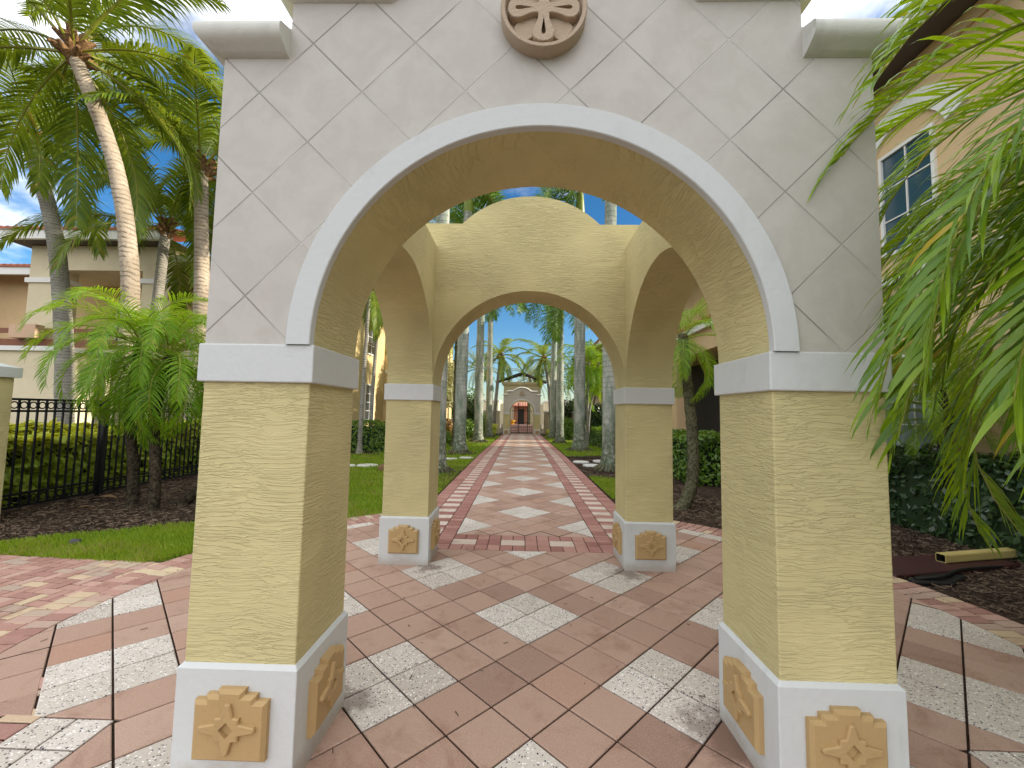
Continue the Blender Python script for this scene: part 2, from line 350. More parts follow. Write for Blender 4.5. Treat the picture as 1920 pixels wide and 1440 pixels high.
# ------------------------------------------------------------------ ground
def sheet(name,poly,z,mat,sub=None):
    mb=MB(); vs=[(x,y,z+gz(y)) for x,y in poly]; mb.add(vs,[tuple(range(len(vs)))]); return struct(mb.build(name,mat,merge=False))
mb=MB()
xs=[-600,-60,-12,0,12,60,600]; ys=[-300,-30,14,20,30,40,60,600]
for j,y in enumerate(ys):
    for x in xs: mb.v.append((x,y,-.07+gz(min(y,60))))
for j in range(len(ys)-1):
    for i in range(len(xs)-1):
        a=j*len(xs)+i; mb.f.append((a,a+1,a+1+len(xs),a+len(xs))); mb.m.append(0); mb.t.append(.5)
struct(mb.build('ground','soil',merge=False))
def strip(name,mat,z,left,right):   # lists of (y,x) matched
    mb=MB(); n=len(left)
    vs=[(x,y,z+gz(y)) for y,x in left]+[(x,y,z+gz(y)) for y,x in right]
    for i in range(n-1): mb.f.append((i,n+i,n+i+1,i+1)); mb.m.append(0); mb.t.append(.5)
    mb.v=vs; return struct(mb.build(name,mat,merge=False))
# lawns
LAWN_L=[(3.0,-1.9,-4.3),(3.4,-1.72,-4.35),(4,-1.7,-4.5),(5,-1.7,-4.2),(7,-1.7,-4.6),(9,-1.7,-5.6),(11,-1.7,-6.4),(13.4,-1.7,-6.6),(14.2,-1.7,-5.6),(18,-1.7,-5.2),(24,-1.7,-4.8),(31.5,-1.7,-4.6)]
strip('lawn','lawn',-.030,[(y,b) for y,a,b in LAWN_L],[(y,a) for y,a,b in LAWN_L])
LAWN_R=[(14.2,1.72,1.9),(15.5,1.72,4.6),(18,1.72,5.0),(24,1.72,4.6),(31.5,1.72,4.2)]
strip('lawn','lawn',-.030,[(y,a) for y,a,b in LAWN_R],[(y,b) for y,a,b in LAWN_R])
sheet('lawn',[(1.72,6.4),(2.5,6.6),(2.75,7.6),(2.4,8.9),(1.72,9.2)],-.026,'lawn')
NEARLAWN=[(-6.3,2.62),(-5.68,2.6),(-4.53,2.47),(-3.93,2.44),(-3.62,2.78),(-3.3,3.4),(-2.9,4.0),(-2.6,4.3),(-3.6,4.3),(-4.45,4.0),(-4.9,3.8),(-5.45,3.4),(-5.9,3.2)]
sheet('lawn',NEARLAWN,-.026,'lawn')
sheet('mulch_bed',[(-14,1.0),(-3,1.0),(-3,5),(-4.3,5.5),(-4.6,7.6),(-6.4,11),(-6.9,13.6),(-9,16),(-14,16)],-.045,'mulch')
sheet('mulch_bed',[(1.7,-6),(14,-6),(14,14),(1.7,14)],-.045,'mulch')
sheet('mulch_bed',[(1.7,14),(7,14),(7,15.6),(2.6,15.2),(1.7,14.6)],-.025,'mulch')
def disc(name,x,y,r,z,mat,n=20):
    return sheet(name,[(x+r*COS(2*PI*i/n)*U(.85,1.12),y+r*SIN(2*PI*i/n)*U(.85,1.12)) for i in range(n)],z,mat)
ROY=[(-2.3,9.4),(-2.5,14.9),(-2.55,22.6),(-2.5,28.6),(2.56,10.65),(2.62,17.5),(2.25,23.2),(2.25,28.8)]
for x,y in ROY: disc('mulch_bed',x,y,.75,-.018,'mulch')
sheet('mulch_bed',[(-2.6,7.0),(-1.72,7.2),(-1.72,10.6),(-2.7,10.4),(-3.0,9)],-.022,'mulch')
sheet('mulch_bed',[(-8,13.3),(-5.2,13.0),(-5.0,15.5),(-5.2,31),(-8,31)],-.020,'mulch')

# ------------------------------------------------------------------ pavers
def clip(poly,planes):
    for (nx,ny,d) in planes:      # keep nx*x+ny*y<=d
        out=[]; k=len(poly)
        for i in range(k):
            a=poly[i]; b=poly[(i+1)%k]; da=nx*a[0]+ny*a[1]-d; db=nx*b[0]+ny*b[1]-d
            if da<=0: out.append(a)
            if (da<0<db) or (db<0<da):
                t=da/(da-db); out.append((a[0]+t*(b[0]-a[0]),a[1]+t*(b[1]-a[1])))
        poly=out
        if len(poly)<3: return None
    return poly
def area(p): return .5*sum(p[i-1][0]*p[i][1]-p[i][0]*p[i-1][1] for i in range(len(p)))
def inset(p,d):
    k=len(p); pl=[]
    for i in range(k):
        a=p[i]; b=p[(i+1)%k]; ex,ey=b[0]-a[0],b[1]-a[1]; l=math.hypot(ex,ey)
        if l<1e-5: continue
        nx,ny=ey/l,-ex/l; pl.append((nx,ny,nx*a[0]+ny*a[1]-d))
    return clip(p,pl)
def paver(mb,poly,mi,tone,gap=.0056,ch=.0042,zt=0.0,jit=.0012):
    if poly is None or len(poly)<3: return
    if area(poly)<0: poly=poly[::-1]
    if area(poly)<.0004: return
    lo=inset(poly,gap)
    if not lo or len(lo)<3 or area(lo)<.0003: return
    hi=inset(lo,ch)
    z=zt+U(-jit,jit)
    if not hi or len(hi)!=len(lo):
        mb.add([(x,y,z+gz(y)) for x,y in lo],[tuple(range(len(lo)))],mi,tone); return
    k=len(lo)
    # order match by nearest
    vs=[(x,y,z+gz(y)) for x,y in hi]+[(x,y,z-ch*.8+gz(y)) for x,y in lo]+[(x,y,z-.014+gz(y)) for x,y in lo]
    best=min(range(k),key=lambda q:(lo[q][0]-hi[0][0])**2+(lo[q][1]-hi[0][1])**2)
    L=lambda i:k+(i+best)%k
    fs=[tuple(range(k))]+[(i,L(i),L(i+1),(i+1)%k) for i in range(k)]+[(L(i),L(i)+k,L(i+1)+k,L(i+1)) for i in range(k)]
    mb.add(vs,fs,mi,tone)
CC=(0.03,1.545); RI=3.50
def circ(r,n=96): return [(COS(2*PI*i/n),SIN(2*PI*i/n),r+CC[0]*COS(2*PI*i/n)+CC[1]*SIN(2*PI*i/n)) for i in range(n)]
CENTRAL=[(0,1,3.117),(0,-1,4.0)]
def diag(mb,s,cx,cy,regions,bb,central=False):
    r2=2**.5; n=int((abs(bb[1]-bb[0])+abs(bb[3]-bb[2]))/s)+6
    ca=((bb[0]+bb[1])/2-cx); cb=((bb[2]+bb[3])/2-cy); ia0=int((ca+cb)/r2/s); ib0=int((cb-ca)/r2/s)
    for ia in range(ia0-n,ia0+n):
        for ib in range(ib0-n,ib0+n):
            a,b=(ia+.5)*s,(ib+.5)*s; x=cx+(a-b)/r2; y=cy+(a+b)/r2
            if x<bb[0]-s or x>bb[1]+s or y<bb[2]-s or y>bb[3]+s: continue
            P=[]
            for da,db in ((0,0),(1,0),(1,1),(0,1)):
                a,b=(ia+da)*s,(ib+db)*s; P.append((cx+(a-b)/r2,cy+(a+b)/r2))
            wh=(ia%4 in (3,0)) and (ib%4 in (3,0)); tone=U(0,1) if wh else min(1,max(0,random.gauss(.47,.21)))
            if not wh and random.random()<.03: tone=1
            for pl in ((CENTRAL,) if (central and max(abs(p[0]) for p in P)<2.125 and (max(p[1] for p in P)<=3.117 or max(abs(p[0]) for p in P)<1.66)) else regions):
                q=clip(P,pl)
                if q: paver(mb,q,1 if wh else 0,tone)
mb=MB(); C96=circ(RI)
regs=[C96+[(0,1,3.117),(0,-1,-.335)],[(0,1,.335),(1,0,2.125),(-1,0,2.125),(0,-1,4.0)],C96+[(-1,0,-1.66),(0,-1,-3.117)],C96+[(1,0,-1.66),(0,-1,-3.117)]]
regs=regs+[]
diag(mb,.2988,0,1.577,regs,(-3.6,3.6,-2.6,5.1),True)
# square pale border pavers of the approach and bricks beside them
for sg in (-1,1):
    for i in range(2):
        for j in range(15):
            x0=2.125+i*.197; y1=.335-j*.197; 
            paver(mb,[(sg*x0,y1-.197),(sg*(x0+.197),y1-.197),(sg*(x0+.197),y1),(sg*x0,y1)],1,U(.4,1))
struct(mb.build('plaza_paving',['redpaver','terrazzo'],merge=False))
mb=MB()
for row,(ra,rb) in enumerate(((3.50,3.70),(3.70,3.90))):
    n=int(2*PI*(ra+rb)/2/.108)
    for i in range(n):
        t0=2*PI*(i+.5*row)/n; t1=2*PI*(i+1+.5*row)/n; tm=(t0+t1)/2
        if SIN(tm)<-.36 : continue
        P=[(CC[0]+r*COS(t),CC[1]+r*SIN(t)) for r,t in ((ra,t0),(rb,t0),(rb,t1),(ra,t1))]
        if abs(P[0][0])<1.7 and P[0][1]>3: continue
        if abs(CC[0]+ra*COS(tm))<2.52 and SIN(tm)<0: continue
        paver(mb,P,0,U(0,1))
for sg in (-1,1):     # straight edging of the approach
    for row in range(2):
        for j in range(34):
            x0=2.519+row*.2; y1=.40+row*.25-j*.106
            paver(mb,[(sg*x0,y1-.106),(sg*(x0+.2),y1-.106),(sg*(x0+.2),y1),(sg*x0,y1)],0,U(0,1),zt=-.003)
struct(mb.build('brick_border','brick',merge=False))
# herringbone side path
mb=MB(); b=.1
for i in range(-34,2):
    for j in range(0,20):
        k=(i-j)%4; x0=-3.75+i*b; y0=.58+j*b
        if k==0: P=[(x0,y0),(x0+2*b,y0),(x0+2*b,y0+b),(x0,y0+b)]
        elif k==3: P=[(x0,y0),(x0+b,y0),(x0+b,y0+2*b),(x0,y0+2*b)]
        else: continue
        c,s=COS(.12),SIN(.12); P=[(-3.9+(x+3.9)*c+(y-1.5)*s,1.5-(x+3.9)*s+(y-1.5)*c) for x,y in P]
        paver(mb,clip(P,[(0.05,1,2.30)]),0,U(0,1),zt=-.004)
struct(mb.build('brick_side_path','brick',merge=False))
# joint bed under paving
mb=MB(); n=96
mb.add([(CC[0]+3.905*COS(2*PI*i/n),CC[1]+3.905*SIN(2*PI*i/n),-.010) for i in range(n)],[tuple(range(n))])
mb.add([(-3,-5,-.012),(3,-5,-.012),(3,.6,-.012),(-3,.6,-.012)],[(0,1,2,3)])
mb.add([(-7.4,.5,-.014),(-3.6,.5,-.014),(-3.6,2.52,-.014),(-7.4,2.66,-.014)],[(0,1,2,3)])
yy=[3.0,14,20,26,31.6,34.6,37]
for a,c in zip(yy,yy[1:]): mb.add([(-1.66,a,-.013+gz(a)),(1.66,a,-.013+gz(a)),(1.66,c,-.013+gz(c)),(-1.66,c,-.013+gz(c))],[(0,1,2,3)])
struct(mb.build('paving_bed','joint',merge=False))
# long path
mb=MB(); YE=36.5
diag(mb,.3125,0,5.043,[[(1,0,.905),(-1,0,.905),(0,-1,-3.72),(0,1,YE)]],(-1,1,3.6,YE+.2))
struct(mb.build('path_paving',['redpaver','terrazzo'],merge=False))
mb=MB()
for sg in (-1,1):
    def q(xa,xb,ya,yb,mi,t): paver(mb,[(sg*xa,ya),(sg*xb,ya),(sg*xb,yb),(sg*xa,yb)],mi,t)
    y=3.117
    while y<YE:
        q(.905,1.105,y,y+.1,0,U(0,1)); q(1.405,1.65,y,y+.1,0,U(0,1)); y+=.1
    y=3.35
    while y<YE:
        q(1.105,1.405,y,y+.2,1,U(.5,1)); q(1.105,1.405,y+.2,y+.3,0,U(0,1)); q(1.105,1.405,y+.3,y+.4,0,U(0,1)); y+=.4
    q(1.105,1.405,3.117,3.235,0,U(0,1)); q(1.105,1.405,3.235,3.35,0,U(0,1))
def q(xa,xb,ya,yb,mi,t): paver(mb,[(xa,ya),(xb,ya),(xb,yb),(xa,yb)],mi,t,gap=.004)
x=-.905
for i in range(12):
    w=1.81/12
    q(x+i*w,x+(i+1)*w,3.117,3.317,0,U(0,1)); q(x+i*w,x+(i+1)*w,3.52,3.72,0,U(0,1))
for i in range(6):
    a=-.905+i*.3017
    if i%2==0: q(a,a+.3017,3.317,3.52,1,U(.3,.9)) if True else None
    else: q(a,a+.15,3.317,3.52,0,U(0,1)); q(a+.15,a+.3017,3.317,3.52,0,U(0,1))
struct(mb.build('path_border',['pathbrick','palebrick'],merge=False))

# ------------------------------------------------------------------ archway pavilion
RA,W,D,DEP=1.0375,.4906,2.5931,.498
ZI1,ZI2,ZB=1.7191,1.8927,.4873
IP,BP=.020,.0185
XO=RA+W; LOW,STEPZ,STEPX,CURX,CURZ=3.43,3.68,1.21,.756,3.997
def curve_top(x):
    a=abs(x)
    if a>=CURX: return STEPZ
    h=CURZ-STEPZ; c=CURX; r=(c*c+h*h)/(2*h); return CURZ-r+math.sqrt(r*r-a*a)
def plaque_mb(fn):
    w=.1565; st=[(-w,0),(w,0),(w,.243),(w-.05,.243),(w-.05,.266),(w-.1,.266),(w-.1,.288)]
    out=st+[(-x,z) for x,z in reversed(st[2:])]
    mb=MB(); mb.plate(out,[],fn,0.0,.036,.014)
    cx,cz=0,.14; a,bq=.121,.104
    P=[(a,.0-.012),(a,.012),(.055,.022),(.055,.045),(.033,.045),(.020,.045),(.010,bq),(-.010,bq),(-.02,.045),(-.055,.045)]
    full=[]
    q=[(a-.004,-.011),(a,0),(a-.004,.011),(.054,.026),(.050,.026),(.050,.046),(.026,.046),(.026,.050),(.011,bq-.004),(0,bq)]
    q2=q[1:]
    full=[(a,0),(a-.004,.011),(.052,.024),(.052,.046),(.026,.048),(.011,bq-.004),(0,bq),(-.011,bq-.004),(-.026,.048),(-.052,.046),(-.052,.024),(-a+.004,.011),(-a,0),(-a+.004,-.011),(-.052,-.024),(-.052,-.046),(-.026,-.048),(-.011,-bq+.004),(0,-bq),(.011,-bq+.004),(.026,-.048),(.052,-.046),(.052,-.024),(a-.004,-.011)]
    hole=[(0,.032),(.031,0),(0,-.032),(-.031,0)]
    mb.plate([(cx+x,cz+z) for x,z in full],[[(cx+x,cz+z) for x,z in hole]],fn,.034,.052,.005)
    return mb
def make_pavilion(label):
    root=thing('arch_pavilion',label,'pavilion')
    for sx in (-1,1):
        for yb in (0,D):
            x0,x1=(sx*RA,sx*XO) if sx>0 else (-XO,-RA); y0,y1=yb,yb+DEP
            cmb=MB(); cmb.box(x0,x1,y0,y1,ZB-.01,ZI1+.01); col=cmb.build('column','cream',root,bevel=.006)
            b_=MB(); b_.box(x0-BP,x1+BP,y0-BP,y1+BP,-.03,ZB-.012); t=.014
            for (dx,dz) in ((0,0),): b_.add([(x0-BP,y0-BP,ZB-.012),(x1+BP,y0-BP,ZB-.012),(x1+BP,y1+BP,ZB-.012),(x0-BP,y1+BP,ZB-.012),(x0+.0,y0+.0,ZB+.006),(x1,y0,ZB+.006),(x1,y1,ZB+.006),(x0,y1,ZB+.006)],[(0,1,5,4),(1,2,6,5),(2,3,7,6),(3,0,4,7),(4,5,6,7)])
            b_.build('base_block','white',col,bevel=.005)
            i_=MB(); i_.box(x0-IP,x1+IP,y0-IP,y1+IP,ZI1,ZI2); i_.build('impost_band','white',col,bevel=.006)
            cx,cy=(x0+x1)/2,(y0+y1)/2
            z0=.122
            fns=[lambda u,v,d:(cx+u,y0-BP-d,z0+v), lambda u,v,d:(cx-u,y1+BP+d,z0+v), lambda u,v,d:(x1+BP+d,cy+u,z0+v), lambda u,v,d:(x0-BP-d,cy-u,z0+v)]
            for k,fn in enumerate(fns):
                plaque_mb(fn).build('star_plaque','plaque',col,smooth=None)
    # arch walls
    def arch_wall(name,mat_front,y0,y1,front_tile=False):
        xs=set()
        for i in range(73): xs.add(round(-RA*COS(PI*i/72),6))
        for i in range(41): xs.add(round(-CURX+2*CURX*i/40,6))
        xs|={-XO,XO,-STEPX,STEPX,-RA,RA}
        xs=sorted(xs); mb=MB()
        def bot(x): return ZI2+math.sqrt(max(0,RA*RA-x*x)) if abs(x)<RA else ZI2-.004
        for a,c in zip(xs,xs[1:]):
            mid=(a+c)/2
            ta,tc=(LOW,LOW) if abs(mid)>STEPX else (curve_top(a),curve_top(c))
            ba,bc=(ZI2-.004,ZI2-.004) if abs(mid)>RA else (bot(a),bot(c))
            fm=1 if front_tile else 0
            mb.add([(a,y0,ba),(c,y0,bc),(c,y0,tc),(a,y0,ta)],[(0,1,2,3)],fm)
            mb.add([(a,y1,ba),(c,y1,bc),(c,y1,tc),(a,y1,ta)],[(3,2,1,0)])
            mb.add([(a,y0,ta),(c,y0,tc),(c,y1,tc),(a,y1,ta)],[(0,1,2,3)])
            mb.add([(a,y0,ba),(c,y0,bc),(c,y1,bc),(a,y1,ba)],[(3,2,1,0)])
        for sg in (-1,1):
            x=sg*XO; mb.add([(x,y0,ZI2-.004),(x,y1,ZI2-.004),(x,y1,LOW),(x,y0,LOW)],[(0,1,2,3)])
            x=sg*STEPX; mb.add([(x,y0,LOW),(x,y1,LOW),(x,y1,STEPZ),(x,y0,STEPZ)],[(0,1,2,3)])
        return mb.build(name,['cream','tile'],root,smooth=30)
    arch_wall('front_arch_wall',None,-.008,DEP,True)
    arch_wall('rear_arch_wall',None,D,D+DEP)
    for sg in (-1,1):        # side walls: arch along Y
        mb=MB(); r=(D-DEP)/2; cy=(D+DEP)/2; x0,x1=sorted((sg*RA,sg*(XO-.004)))
        ys_=[cy-r*COS(PI*i/56) for i in range(57)]
        for a,c in zip(ys_,ys_[1:]):
            ba=ZI2-.02+math.sqrt(max(0,r*r-(a-cy)**2)); bc=ZI2-.02+math.sqrt(max(0,r*r-(c-cy)**2)); T=LOW-.003
            mb.add([(x0,a,ba),(x0,c,bc),(x0,c,T),(x0,a,T)],[(3,2,1,0)]); mb.add([(x1,a,ba),(x1,c,bc),(x1,c,T),(x1,a,T)],[(0,1,2,3)])
            mb.add([(x0,a,ba),(x1,a,ba),(x1,c,bc),(x0,c,bc)],[(0,1,2,3)]); mb.add([(x0,a,T),(x1,a,T),(x1,c,T),(x0,c,T)],[(3,2,1,0)])
        mb.build('side_arch_wall','cream',root,smooth=30)
    # arch trim ring
    mb=MB(); n=80; ri,ro=RA-.003,1.146; yf=-.030
    vs=[];
    for i in range(n+1):
        t=PI*i/n
        for r,y in ((ri,.01),(ri,yf+.004),(ri+.004,yf),(ro-.004,yf),(ro,yf+.004),(ro,.01)): vs.append((-r*COS(t),y,ZI2+r*SIN(t)))
    fs=[(i*6+k,(i+1)*6+k,(i+1)*6+k+1,i*6+k+1) for i in range(n) for k in range(5)]
    mb.add(vs,fs); mb.build('arch_trim','white',root,smooth=40)
    mb=MB(); vs=[]
    for i in range(n+1):
        t=PI*i/n; w_=.0022+.0022*abs(mnoise.noise(Vector((i*.35,1,2))))
        for r,y in ((1.1455,-.0095),(1.1465+w_,-.0095)): vs.append((-r*COS(t),y,ZI2+r*SIN(t)))
    mb.add(vs,[(2*i,2*i+1,2*i+3,2*i+2) for i in range(n)]); mb.build('caulk_gap','core',root)
    # cornices
    prof=[(0,-.118),(.016,-.114),(.034,-.104),(.052,-.092),(.068,-.082),(.082,-.070),(.091,-.052),(.093,-.032),(.090,-.014),(.080,-.002),(.06,.005),(0,.03)]
    def along(pts3,outs,ups,name='cornice',pr=prof):
        mb=MB(); mb.sweep(pts3,pr,outs,ups); mb.build(name,'cornice',root,smooth=35)
    for sg in (-1,1):
        zt=3.395; pts=[(sg*XO,DEP,zt),(sg*XO,-.008,zt),(sg*1.213,-.008,zt)]
        outs=[(sg,0,0),(sg,-1,0),(0,-1,0)]; along(pts,outs,[(0,0,1)]*3)
    for yf,dr in ((-.008,-1),):
        pts=[];outs=[];ups=[]
        zt0=STEPZ+.0
        seq=[(-STEPX,DEP)]
        pts.append((-STEPX,DEP,zt0));outs.append((-1,0,0));ups.append((0,0,1))
        pts.append((-STEPX,yf,zt0));outs.append((-1,-1,0));ups.append((0,0,1))
        cxs=[-CURX+2*CURX*i/30 for i in range(31)]
        for i,x in enumerate(cxs):
            e=1e-3; sl=(curve_top(min(CURX,x+e))-curve_top(max(-CURX,x-e)))/(2*e)
            nrm=Vector((-sl,0,1)).normalized()
            if i in (0,30): nrm=(nrm+Vector((0,0,1))).normalized()*1.06
            pts.append((x,yf,curve_top(x)));outs.append((0,-1,0));ups.append(tuple(nrm))
        pts.append((STEPX,yf,zt0));outs.append((1,-1,0));ups.append((0,0,1))
        pts.append((STEPX,DEP,zt0));outs.append((1,0,0));ups.append((0,0,1))
        along(pts,outs,ups)
    # medallion
    med=MB(); zc=3.473; n=64; y_=-.008
    prof2=[(.200,0),(.200,-.062),(.196,-.068),(.181,-.068),(.177,-.062),(.177,-.018),(0.0001,-.018)]
    vs=[];fs=[]
    for i in range(n):
        t=2*PI*i/n
        for r,dy in prof2: vs.append((r*COS(t),y_+dy,zc+r*SIN(t)))
    k=len(prof2)
    for i in range(n):
        for j in range(k-1): fs.append((i*k+j,((i+1)%n)*k+j,((i+1)%n)*k+j+1,i*k+j+1))
    med.add(vs,fs); mo=med.build('medallion','medal',root,smooth=35)
    fl=MB(); fn=lambda u,v,d:(u,y_-d,zc+v)
    half=[(.030,.0245),(.05,.026),(.072,.033),(.095,.044),(.118,.0505),(.138,.048),(.153,.038),(.163,.020),(.166,0)]
    pet=[(x,-y) for x,y in half]+[(x,y) for x,y in reversed(half[:-1])]
    out=[];holes=[]
    for q in range(4):
        c,s=COS(q*PI/2),SIN(q*PI/2); out+=[(x*c-y*s,x*s+y*c) for x,y in pet]
        sl=[(.044,0),(.07,-.004),(.1,-.009),(.118,-.0105),(.128,-.008),(.133,0),(.128,.008),(.118,.0105),(.1,.009),(.07,.004)]
        holes.append([(x*c-y*s,x*s+y*c) for x,y in sl])
    fl.plate(out,holes,fn,.018,.062,.003)
    fl.build('flower','medal',mo,smooth=None)
    lp=MB()
    hp=[(.0,.0),(.03,.030),(.07,.045),(.12,.052),(.148,.046),(.160,.030),(.163,0)]
    pet=[(x,-y) for x,y in hp]+[(x,y) for x,y in reversed(hp[1:-1])]
    for q in range(4):
        a=PI/4+q*PI/2; c,s=COS(a),SIN(a); lp.plate([(x*c-y*s,x*s+y*c) for x,y in pet],[],fn,.016,.036,.003)
    lp.build('under_petals','medal',mo)
    return root
pav=make_pavilion('near arched pavilion of cream stucco with tiled front and flower medallion')
pav['group']='arched pavilions on the path'
far=copytree(pav); far.location=(0,33.0,gz(33.0)); far['label']='distant pale arched pavilion at the end of the path'

# ------------------------------------------------------------------ palms
def frond(mb,L,elev,droop,nl,ll,lw,hang,vee=.35,fwd=(.55,1.15),petiole=.16,seg=4,rw=.018,rmi=1,lmi=0,az=0,roll=0,org=(0,0,0),bushy=0,pw=1.3,rs=8,curl=0,rot=None):
    rot=rot or Matrix.Rotation(az,3,'Z'); O=Vector(org); n=16
    side=U(-.25,.25)*.5+curl
    pts=[Vector((0,0,0))]; p=Vector((0,0,0)); yy=0
    for i in range(1,n+1):
        s=i/n; a=elev-droop*s**pw; yy=side*s*s
        d=Vector((COS(a)*COS(yy),COS(a)*SIN(yy),SIN(a))); p=p+d*(L/n); pts.append(p.copy())
    def at(s):
        t=s*n; i=min(int(t),n-1); f=t-i; return pts[i].lerp(pts[i+1],f),(pts[i+1]-pts[i]).normalized()
    W3=lambda v: tuple(rot@v+O)
    mb.tube([W3(pts[i]) for i in range(0,n+1,1)],[rw*(1-.85*i/n) for i in range(n+1)],5,rmi,cap=False,tone=.5)
    for i in range(nl):
        s=petiole+(1-petiole)*(i+.5)/nl
        q,t=at(s); sd=Vector((-SIN(yy),COS(yy),0)); sd=(sd-t*sd.dot(t)).normalized(); nr=t.cross(sd)
        if nr.z<0 and abs(t.z)<.98: nr=-nr
        pr=min(1,.45+2.6*(s-petiole))*(1-.62*max(0,(s-.45)/.55)**1.6)
        for sg in (-1,1):
            fa=fwd[0]+(fwd[1]-fwd[0])*s+U(-.1,.1); ve=vee*U(.5,1.4)
            if bushy: ve+=random.choice((-bushy,0,bushy))*U(.5,1.2)
            d=(sd*sg*COS(fa)+t*SIN(fa)); d=(d*COS(ve)+nr*SIN(ve)).normalized()
            l=ll*pr*U(.88,1.1); tone=U(0,1)*.9
            if random.random()<.015: tone=.97
            c=q.copy(); vs=[];w0=lw*U(.85,1.15)
            hg=hang*U(.7,1.35)
            for k in range(seg+1):
                u=k/seg; w=w0*(.55+1.6*u if u<.28 else 1.0*(1-((u-.28)/.72)**1.7))*.5
                wv=(t-d*t.dot(d))
                if wv.length<.05: wv=nr
                wv.normalize()
                if k<seg: vs+= [c-wv*w,c+wv*w]
                else: vs.append(c.copy())
                c=c+d*(l/seg); d=(d+Vector((0,0,-1))*hg*(.4+u)/seg*2).normalized()
            fs=[(2*k,2*k+1,2*k+3,2*k+2) for k in range(seg-1)]+[(2*seg-2,2*seg-1,2*seg)]
            mb.add([W3(v) for v in vs],fs,lmi,tone)
def knob_trunk(pts,rad,n=14,rings=60,amp=.2):
    mb=MB(); P=[Vector(p) for p in pts]
    # resample
    def samp(t):
        k=t*(len(P)-1); i=min(int(k),len(P)-2); f=k-i
        a=P[max(i-1,0)];b=P[i];c=P[i+1];d=P[min(i+2,len(P)-1)]
        return .5*((2*b)+(c-a)*f+(2*a-5*b+4*c-d)*f*f+(3*b-a-3*c+d)*f**3)
    pp=[samp(i/rings) for i in range(rings+1)]
    rr=[(rad[0]+(rad[1]-rad[0])*min(1,i/rings*1.0))*(1+.9*max(0,1-i/rings*14)) for i in range(rings+1)]
    mb.tube(pp,rr,n,0,True,.5,lambda i,k:1+amp*((1 if (k+ (i//2)%2)%2 else -.5)*(.6+.4*mnoise.noise(Vector((k*1.7,i*.9,3)))) ))
    return mb,pp
def smooth_pts(pts,rings):
    P=[Vector(p) for p in pts]; out=[]
    for j in range(rings+1):
        k=j/rings*(len(P)-1); i=min(int(k),len(P)-2); f=k-i
        a=P[max(i-1,0)];b=P[i];c=P[i+1];d=P[min(i+2,len(P)-1)]
        out.append(.5*((2*b)+(c-a)*f+(2*a-5*b+4*c-d)*f*f+(3*b-a-3*c+d)*f**3))
    return out
# royal palms ---------------------------------------------------
ROYCROWN=None
def royal(x,y,h,r,label,nf=20):
    global ROYCROWN
    z0=gz(y)
    t=thing('royal_palm',label,'palm tree',(x,y,z0),0,'royal palms lining the path')
    mb=MB(); rings=70; lean=U(-.12,.12)
    pts=[(lean*(i/rings)**2,0,-.1+(h+.1)*i/rings) for i in range(rings+1)]
    def rad(i):
        z=h*i/rings; b=1+.62*math.exp(-z/.33)+.12*math.exp(-((z-h*.35)/(h*.22))**2); return r*b*(1-.18*z/h)*U(.985,1.015)
    mb.tube(pts,[rad(i) for i in range(rings+1)],24,0,True,.5,lambda i,k:1+.05*mnoise.noise(Vector((COS(k/24*2*PI)*1.5,SIN(k/24*2*PI)*1.5,i*.12+x)))+(.16*abs(mnoise.noise(Vector((k*.9,x,y)))) if i<3 else 0))
    mb.build('trunk','royalbark',t,smooth=50)
    rt=MB()
    for k in range(26):     # exposed roots at the foot
        a=2*PI*k/26+U(-.1,.1); l=r*U(2.0,3.0)
        rt.tube([(COS(a)*r*1.25,SIN(a)*r*1.25,.14),(COS(a)*l*.75,SIN(a)*l*.75,.035),(COS(a+U(-.2,.2))*l,SIN(a+U(-.2,.2))*l,-.05)],[.03,.024,.01],5)
    rt.build('roots','midbark',t,smooth=60)
    cs=MB(); cs.tube([(lean,0,h-.02),(lean,0,h+.15),(lean,0,h+.9),(lean,0,h+1.7)],[r*.80,r*.92,r*.72,r*.36],18); cs.build('crownshaft','crownshaft',t,smooth=60)
    if ROYCROWN is None:
        cm=MB()
        for i in range(nf):
            e=R_(75)-R_(118)*((i*.618)%1)
            frond(cm,3.6,e,R_(75)+U(-.1,.2),62,.85,.045,.55,.3,(.3,.9),.1,4,.035,az=i*2.39996+U(-.2,.2),bushy=.55)
        c=cm.build('crown',['royal','rachis'],t,merge=False); ROYCROWN=c
    else: c=link('crown',ROYCROWN.data,t)
    c.location=(lean,0,h+1.6); c.rotation_euler=(0,0,U(0,6.28))
royal(-2.3,9.4,10.6,.205,'grey royal palm just behind the left rear column')
royal(-2.5,14.9,9.9,.225,'royal palm with flared pale green trunk on the left lawn')
royal(-2.55,22.6,9.6,.25,'royal palm with mossy brown foot, left of the distant arch')
royal(-2.4,28.6,9.8,.23,'farthest royal palm on the left of the path')
royal(2.56,10.65,10.4,.205,'royal palm beside the stepping discs, right of path')
royal(2.62,17.5,11.0,.255,'thick royal palm with dark gnarled roots right of path')
royal(2.25,23.2,7.3,.225,'royal palm with low green crownshaft right of path')
royal(2.25,28.8,9.6,.23,'farthest royal palm on the right of the path')
